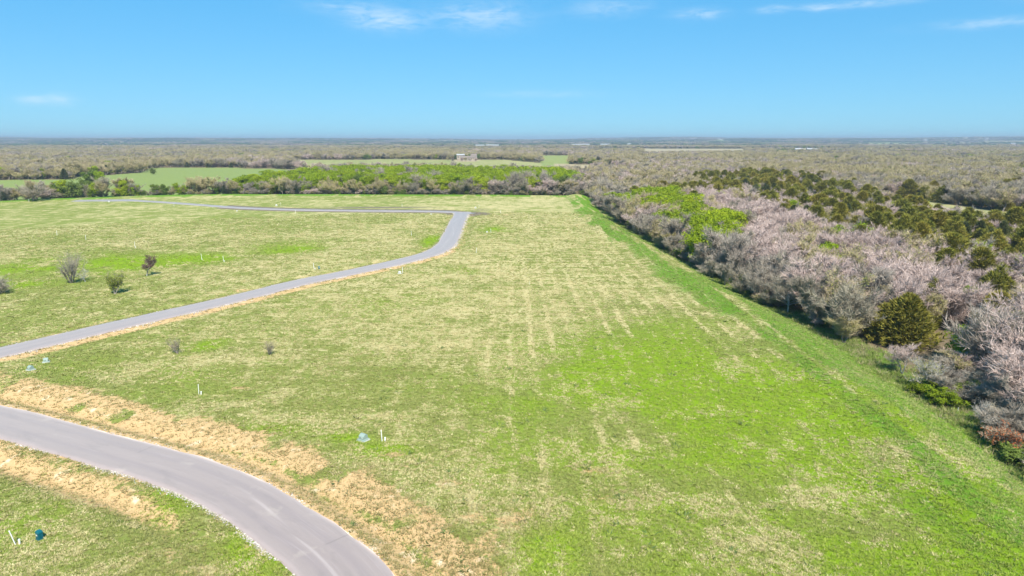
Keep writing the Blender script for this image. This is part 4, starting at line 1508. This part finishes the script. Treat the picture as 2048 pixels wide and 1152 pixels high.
# ------------------------------------------------------------------ far buildings
def building(name, cat, x, y, wx, dy_, eave, ridge, wall, roof, label, rz=0.0, nwin=3, group=None):
    o = bpy.data.objects.new(name, None)
    COL.objects.link(o)
    o.location = (x, y, tz(x, y))
    o.rotation_euler = (0, 0, rz)
    tag(o, label, cat, group)
    hw, hd = wx / 2, dy_ / 2
    MB().profile([(-hd, -1.5), (hd, -1.5), (hd, eave), (0, ridge), (-hd, eave)], -hw, hw).build('wall', wall, o)
    t_ = .18
    ov = .6
    sl = (ridge - eave) / hd
    mb = MB()
    mb.profile([(-hd - ov, eave - ov * sl + .03), (0, ridge + .03), (hd + ov, eave - ov * sl + .03), (hd + ov, eave - ov * sl + .03 + t_), (0, ridge + .03 + t_), (-hd - ov, eave - ov * sl + .03 + t_)], -hw - ov, hw + ov)
    mb.build('roof', roof, o)
    for k in range(nwin):
        cx = -hw + wx * (k + .6) / (nwin + .4)
        wv = MB().box(cx - .7, cx + .7, -hd - .06, -hd - .02, eave * .45, eave * .78).build('window', M_GLASS, o)
        MB().box(cx - .85, cx + .85, -hd - .10, -hd - .062, eave * .45 - .16, eave * .45 - .02).build('sill', M_WALL_PALE, wv)
    MB().box(-hw + wx * .13 - .6, -hw + wx * .13 + .6, -hd - .07, -hd - .02, 0, min(2.2, eave * .7)).build('door', M_DOOR, o)
    return o


building('barn', 'barn', -88, 1192, 13, 10, 8.8, 10.6, M_WALL_TAN, M_ROOF_WHITE, 'tall barn with white metal roof behind the tan farmhouse', .05)
building('farmhouse', 'house', -74, 1170, 26, 11, 5.2, 7.6, M_WALL_TAN, M_ROOF_BROWN, 'long tan farmhouse among trees beyond the lime green wood', .04, 6)
building('house', 'house', -66, 1205, 10, 9, 7.6, 10.2, M_WALL_PALE, M_ROOF_BROWN, 'tall brown-roofed house behind the tan farmhouse', -.06)
for i, (dx, dy) in enumerate([(-22, -38), (-9, -34), (-3, -40), (6, -36), (14, -30), (-32, -20)]):
    plant(['grey', 'mauve', 'tan'][i % 3], i, -74 + dx, 1172 + dy, 5.2 + (i % 3), 7.5, i, 'small tree, one of six, in front of the tan farmhouse', 'small trees before the tan farmhouse', name='yard_tree', cat='tree')
HL = ['white farmhouse at the far ploughed field, left of the white group', 'white house with pale roof, middle of the far white group', 'long low white shed, right of the far white group']
for i, ((x, y), wx) in enumerate(zip(HOUSES[2:], (24, 18, 22))):
    building('house' if i < 2 else 'shed', 'house' if i < 2 else 'shed', x, y, wx, 11, 4.6 if i < 2 else 3.6, 7.8 if i < 2 else 5, M_ROOF_WHITE, M_ROOF_WHITE, HL[i], .1 * i, 3)
SL = ['long white roofed barn near the horizon, left end of the pale strip', 'long white roofed barn near the horizon beside the left-end barn',
      'longest white barn near the horizon in the middle', 'white barn near the horizon just right of the longest one', 'small bright white barn near the horizon, alone at centre right',
      'tiny white building on the far blue hills, left of two together', 'tiny white building on the far blue hills, right of two together', 'tiny white building on the far hills above the eastern wood',
      'small white shed on the hill at the eastern picture edge', 'tiny white building high on the far eastern hills', 'tiny white building between two others on the far eastern hills']
for i, (x, y) in enumerate(STRIPS):
    wx = (46, 70, 120, 60, 24, 60, 50, 40, 34, 55, 45)[i]
    building('barn', 'barn', x, y, wx, 16, 6.0 if i < 5 else 8, 9.5 if i < 5 else 12, M_ROOF_WHITE, M_ROOF_WHITE, SL[i], .1 * (i % 3 - 1), 2, 'white buildings near the horizon')


# ------------------------------------------------------------------ grass, weeds, undergrowth and gravel: uncountable
def tuft_proto(seed, n, h, spread, w, lean):
    r = np.random.default_rng(seed)
    a = r.uniform(0, 6.28, n)
    p = np.c_[np.cos(a), np.sin(a), np.zeros(n)] * (r.random(n)[:, None] ** .6 * spread)
    d = unit(np.c_[np.cos(a) * lean, np.sin(a) * lean, np.ones(n)] + r.normal(size=(n, 3)) * .35)
    d[:, 2] = np.abs(d[:, 2])
    V, F = tri_strips(p, unit(d), h * r.uniform(.6, 1.3, n), np.full(n, w) * r.uniform(.7, 1.3, n), r)
    return bpy.data.objects.new('tuft', mesh_np('tuft', V, F, [M_TUFT]))


TUFTS = [tuft_proto(10 + k, 12, .20, .12, .05, .9) for k in range(3)]
N = 330000
rr = np.exp(rng.uniform(math.log(36), math.log(330), N))
aa = rng.uniform(-.80, .80, N)
gX, gY = rr * np.sin(aa), rr * np.cos(aa)
full = terrain(gX, gY, True)
zz = zones(gX, gY, full)
soil, lush, dark, litter, farm, meadow, dry, bank = zz
rd = np.minimum(np.minimum(full[1], full[4]), full[6])
keep = (rd > ROAD_HALF + .25) & (full[8] > -4) & (full[9] > -1)
keep &= rng.random(N) > np.clip(soil * .62 - .12, 0, .6)
keep &= rng.random(N) > dark * .6
nm_ = .5 * fbm(gX, gY, 4.5, 131, 3) + .5 * fbm(gX, gY, 1.6, 139, 2)
nb_ = fbm(gX, gY, 30, 137, 3)
pstraw = np.clip(.42 + dry * .55 - lush * .38 + (nm_ - .5) * 4.0 + (fbm(gX, gY, 11, 141, 3) - .5) * 2.6 + (nb_ - .5) * 1.0, .03, .96)
rowm = np.maximum(sstep(.35, .95, np.sin((gY + 2.2 * (nm_ + .05)) * 1.42)) * sstep(130, 190, gY) * sstep(-22, 2, gX),
                  sstep(.45, .95, np.sin((gX + 1.4 * (nm_ + .05)) * 1.75)) * sstep(240, 170, gY) * sstep(-14, 2, gX))
pstraw = np.clip(pstraw + .45 * rowm * sstep(.40, .62, fbm(gX, gY, 9, 151, 2)) - .05, .03, .97)
isst = rng.random(N) < pstraw
u = rng.random((N, 1))
straw = np.array([[.35, .30, .13]]) * (1 - u) + np.array([[.61, .54, .29]]) * u
oliv = np.array([[.13, .16, .032]]) * (1 - u) + np.array([[.28, .315, .085]]) * u
frsh = np.array([[.125, .22, .01]]) * (1 - u) + np.array([[.26, .365, .02]]) * u
bnk = np.array([[.08, .165, .015]]) * (1 - u) + np.array([[.175, .27, .035]]) * u
lw = np.clip(lush, 0, 1)[:, None]
colr = np.where(isst[:, None], straw, oliv * (1 - lw) + frsh * lw)
bw = (np.clip(bank * 1.3 - .25, 0, 1) * .85)[:, None]
colr = colr * (1 - bw) + bnk * bw
sw = np.clip(soil, 0, 1)[:, None] * .8
colr = colr * (1 - sw) + np.array([[.19, .145, .062]]) * sw
size = rng.uniform(.55, 1.25, N) * (1 + np.clip((rr - 70) / 200, 0, 1) * .9) * (1 - .3 * np.clip(dry, 0, 1))
# darker weed clumps dotted over the field
wi = rng.choice(np.where(keep & (gX > -20) & (rr < 150))[0], 170, replace=False)
colr[wi] = np.array([[.025, .085, .012]]) * rng.uniform(.8, 1.4, (170, 1))
size[wi] = rng.uniform(2.0, 3.4, 170)
g = np.where(keep)[0]
sc3 = np.c_[size[g] * 1.25, size[g] * 1.25, size[g] * np.where(np.isin(g, wi), .55, .85)]
scatter('grass', np.c_[gX[g], gY[g], full[0][g] - .01], np.c_[rng.normal(size=(len(g), 2)) * .12, rng.uniform(0, 6.28, len(g))], sc3,
        rng.integers(0, 3, len(g)), TUFTS, 'rough spring grass with dry straw across the field', np.c_[colr[g], np.ones(len(g))])

TALL = [tuft_proto(30 + k, 22, 1.0, .45, .055, .55) for k in range(2)]
N = 5200
uy = np.exp(rng.uniform(math.log(58), math.log(425), N))
ue = rng.normal(-2.6, 2.2, N)
ux = wood_x(uy) - ue * 1.0 + 0
ok = (ue < 1.2)
ux, uy, ue = ux[ok], uy[ok], ue[ok]
n = len(ux)
c = np.where(rng.random((n, 1)) < .32, np.array([[.32, .28, .16]]), np.array([[.12, .21, .02]])) * rng.uniform(.7, 1.3, (n, 1))
hs_ = rng.uniform(.3, .95, n)
scatter('undergrowth', np.c_[ux, uy, terrain(ux, uy)], np.c_[np.zeros((n, 2)), rng.uniform(0, 6.28, n)], np.c_[hs_ * 1.3, hs_ * 1.3, hs_ * .8], rng.integers(0, 2, n), TALL,
        "tall dry grass and weeds along the wood's edge", np.c_[c, np.ones(n)])


def stone_proto(seed):
    import bmesh
    bm = bmesh.new()
    bmesh.ops.create_icosphere(bm, subdivisions=1, radius=1.0)
    r = np.random.default_rng(seed)
    for v in bm.verts:
        v.co *= r.uniform(.7, 1.2)
        v.co.z *= .6
    me = bpy.data.meshes.new('stone')
    bm.to_mesh(me)
    bm.free()
    me.materials.append(M_STONE)
    return bpy.data.objects.new('stone', me)


STONES = [stone_proto(k) for k in range(3)]


def gravel(C, Nn, half, side, n, w0, sz, seed):
    r = np.random.default_rng(seed)
    s = np.r_[0, np.cumsum(np.linalg.norm(np.diff(C, axis=0), axis=1))]
    tt = r.uniform(0, s[-1], n)
    off = half - .05 + np.abs(r.normal(0, w0, n))
    dens = vnoise(tt, tt * 0, 3.0, seed) + .35 * vnoise(tt, tt * 0, .9, seed + 3)
    k = dens > r.uniform(.35, .95, n)
    tt, off = tt[k], off[k]
    bx = np.interp(tt, s, C[:, 0]) + np.interp(tt, s, Nn[:, 0]) * off * side
    by = np.interp(tt, s, C[:, 1]) + np.interp(tt, s, Nn[:, 1]) * off * side
    return bx, by, sz * r.uniform(.5, 1.5, len(bx))


gs = [gravel(NC, NN, ROAD_HALF, -1, 9500, .30, .065, 1), gravel(NC, NN, ROAD_HALF, 1, 2600, .26, .055, 2), gravel(FC, FN, 3.15, -1, 9000, .5, .10, 3), gravel(FC, FN, 3.15, 1, 2500, .3, .08, 4)]
bx = np.concatenate([q[0] for q in gs])
by = np.concatenate([q[1] for q in gs])
bs = np.concatenate([q[2] for q in gs])
n = len(bx)
scatter('gravel', np.c_[bx, by, np.maximum(terrain(bx, by), -.10) + bs * .2], rng.uniform(0, 6.28, (n, 3)), np.repeat(bs[:, None], 3, 1), rng.integers(0, 3, n), STONES,
        'crushed pale stone spilled along the road edges')

# ------------------------------------------------------------------ air: a thin blue haze that only shows over kilometres
hz = bpy.data.materials.new('spring_haze')
hz.use_nodes = True
t = NT(hz.node_tree)
pv = t.n('ShaderNodeVolumePrincipled')
pv.inputs['Color'].default_value = (.45, .57, .71, 1)
pv.inputs['Density'].default_value = HAZE
pv.inputs['Anisotropy'].default_value = 0.0
ho = t.n('ShaderNodeOutputMaterial')
t.link(pv.outputs[0], ho.inputs['Volume'])
hb = MB().box(-14600, 14600, -1200, 14600, -9, 90).build('haze', hz)
tag(hb, 'pale blue spring haze over the far land', kind='stuff')
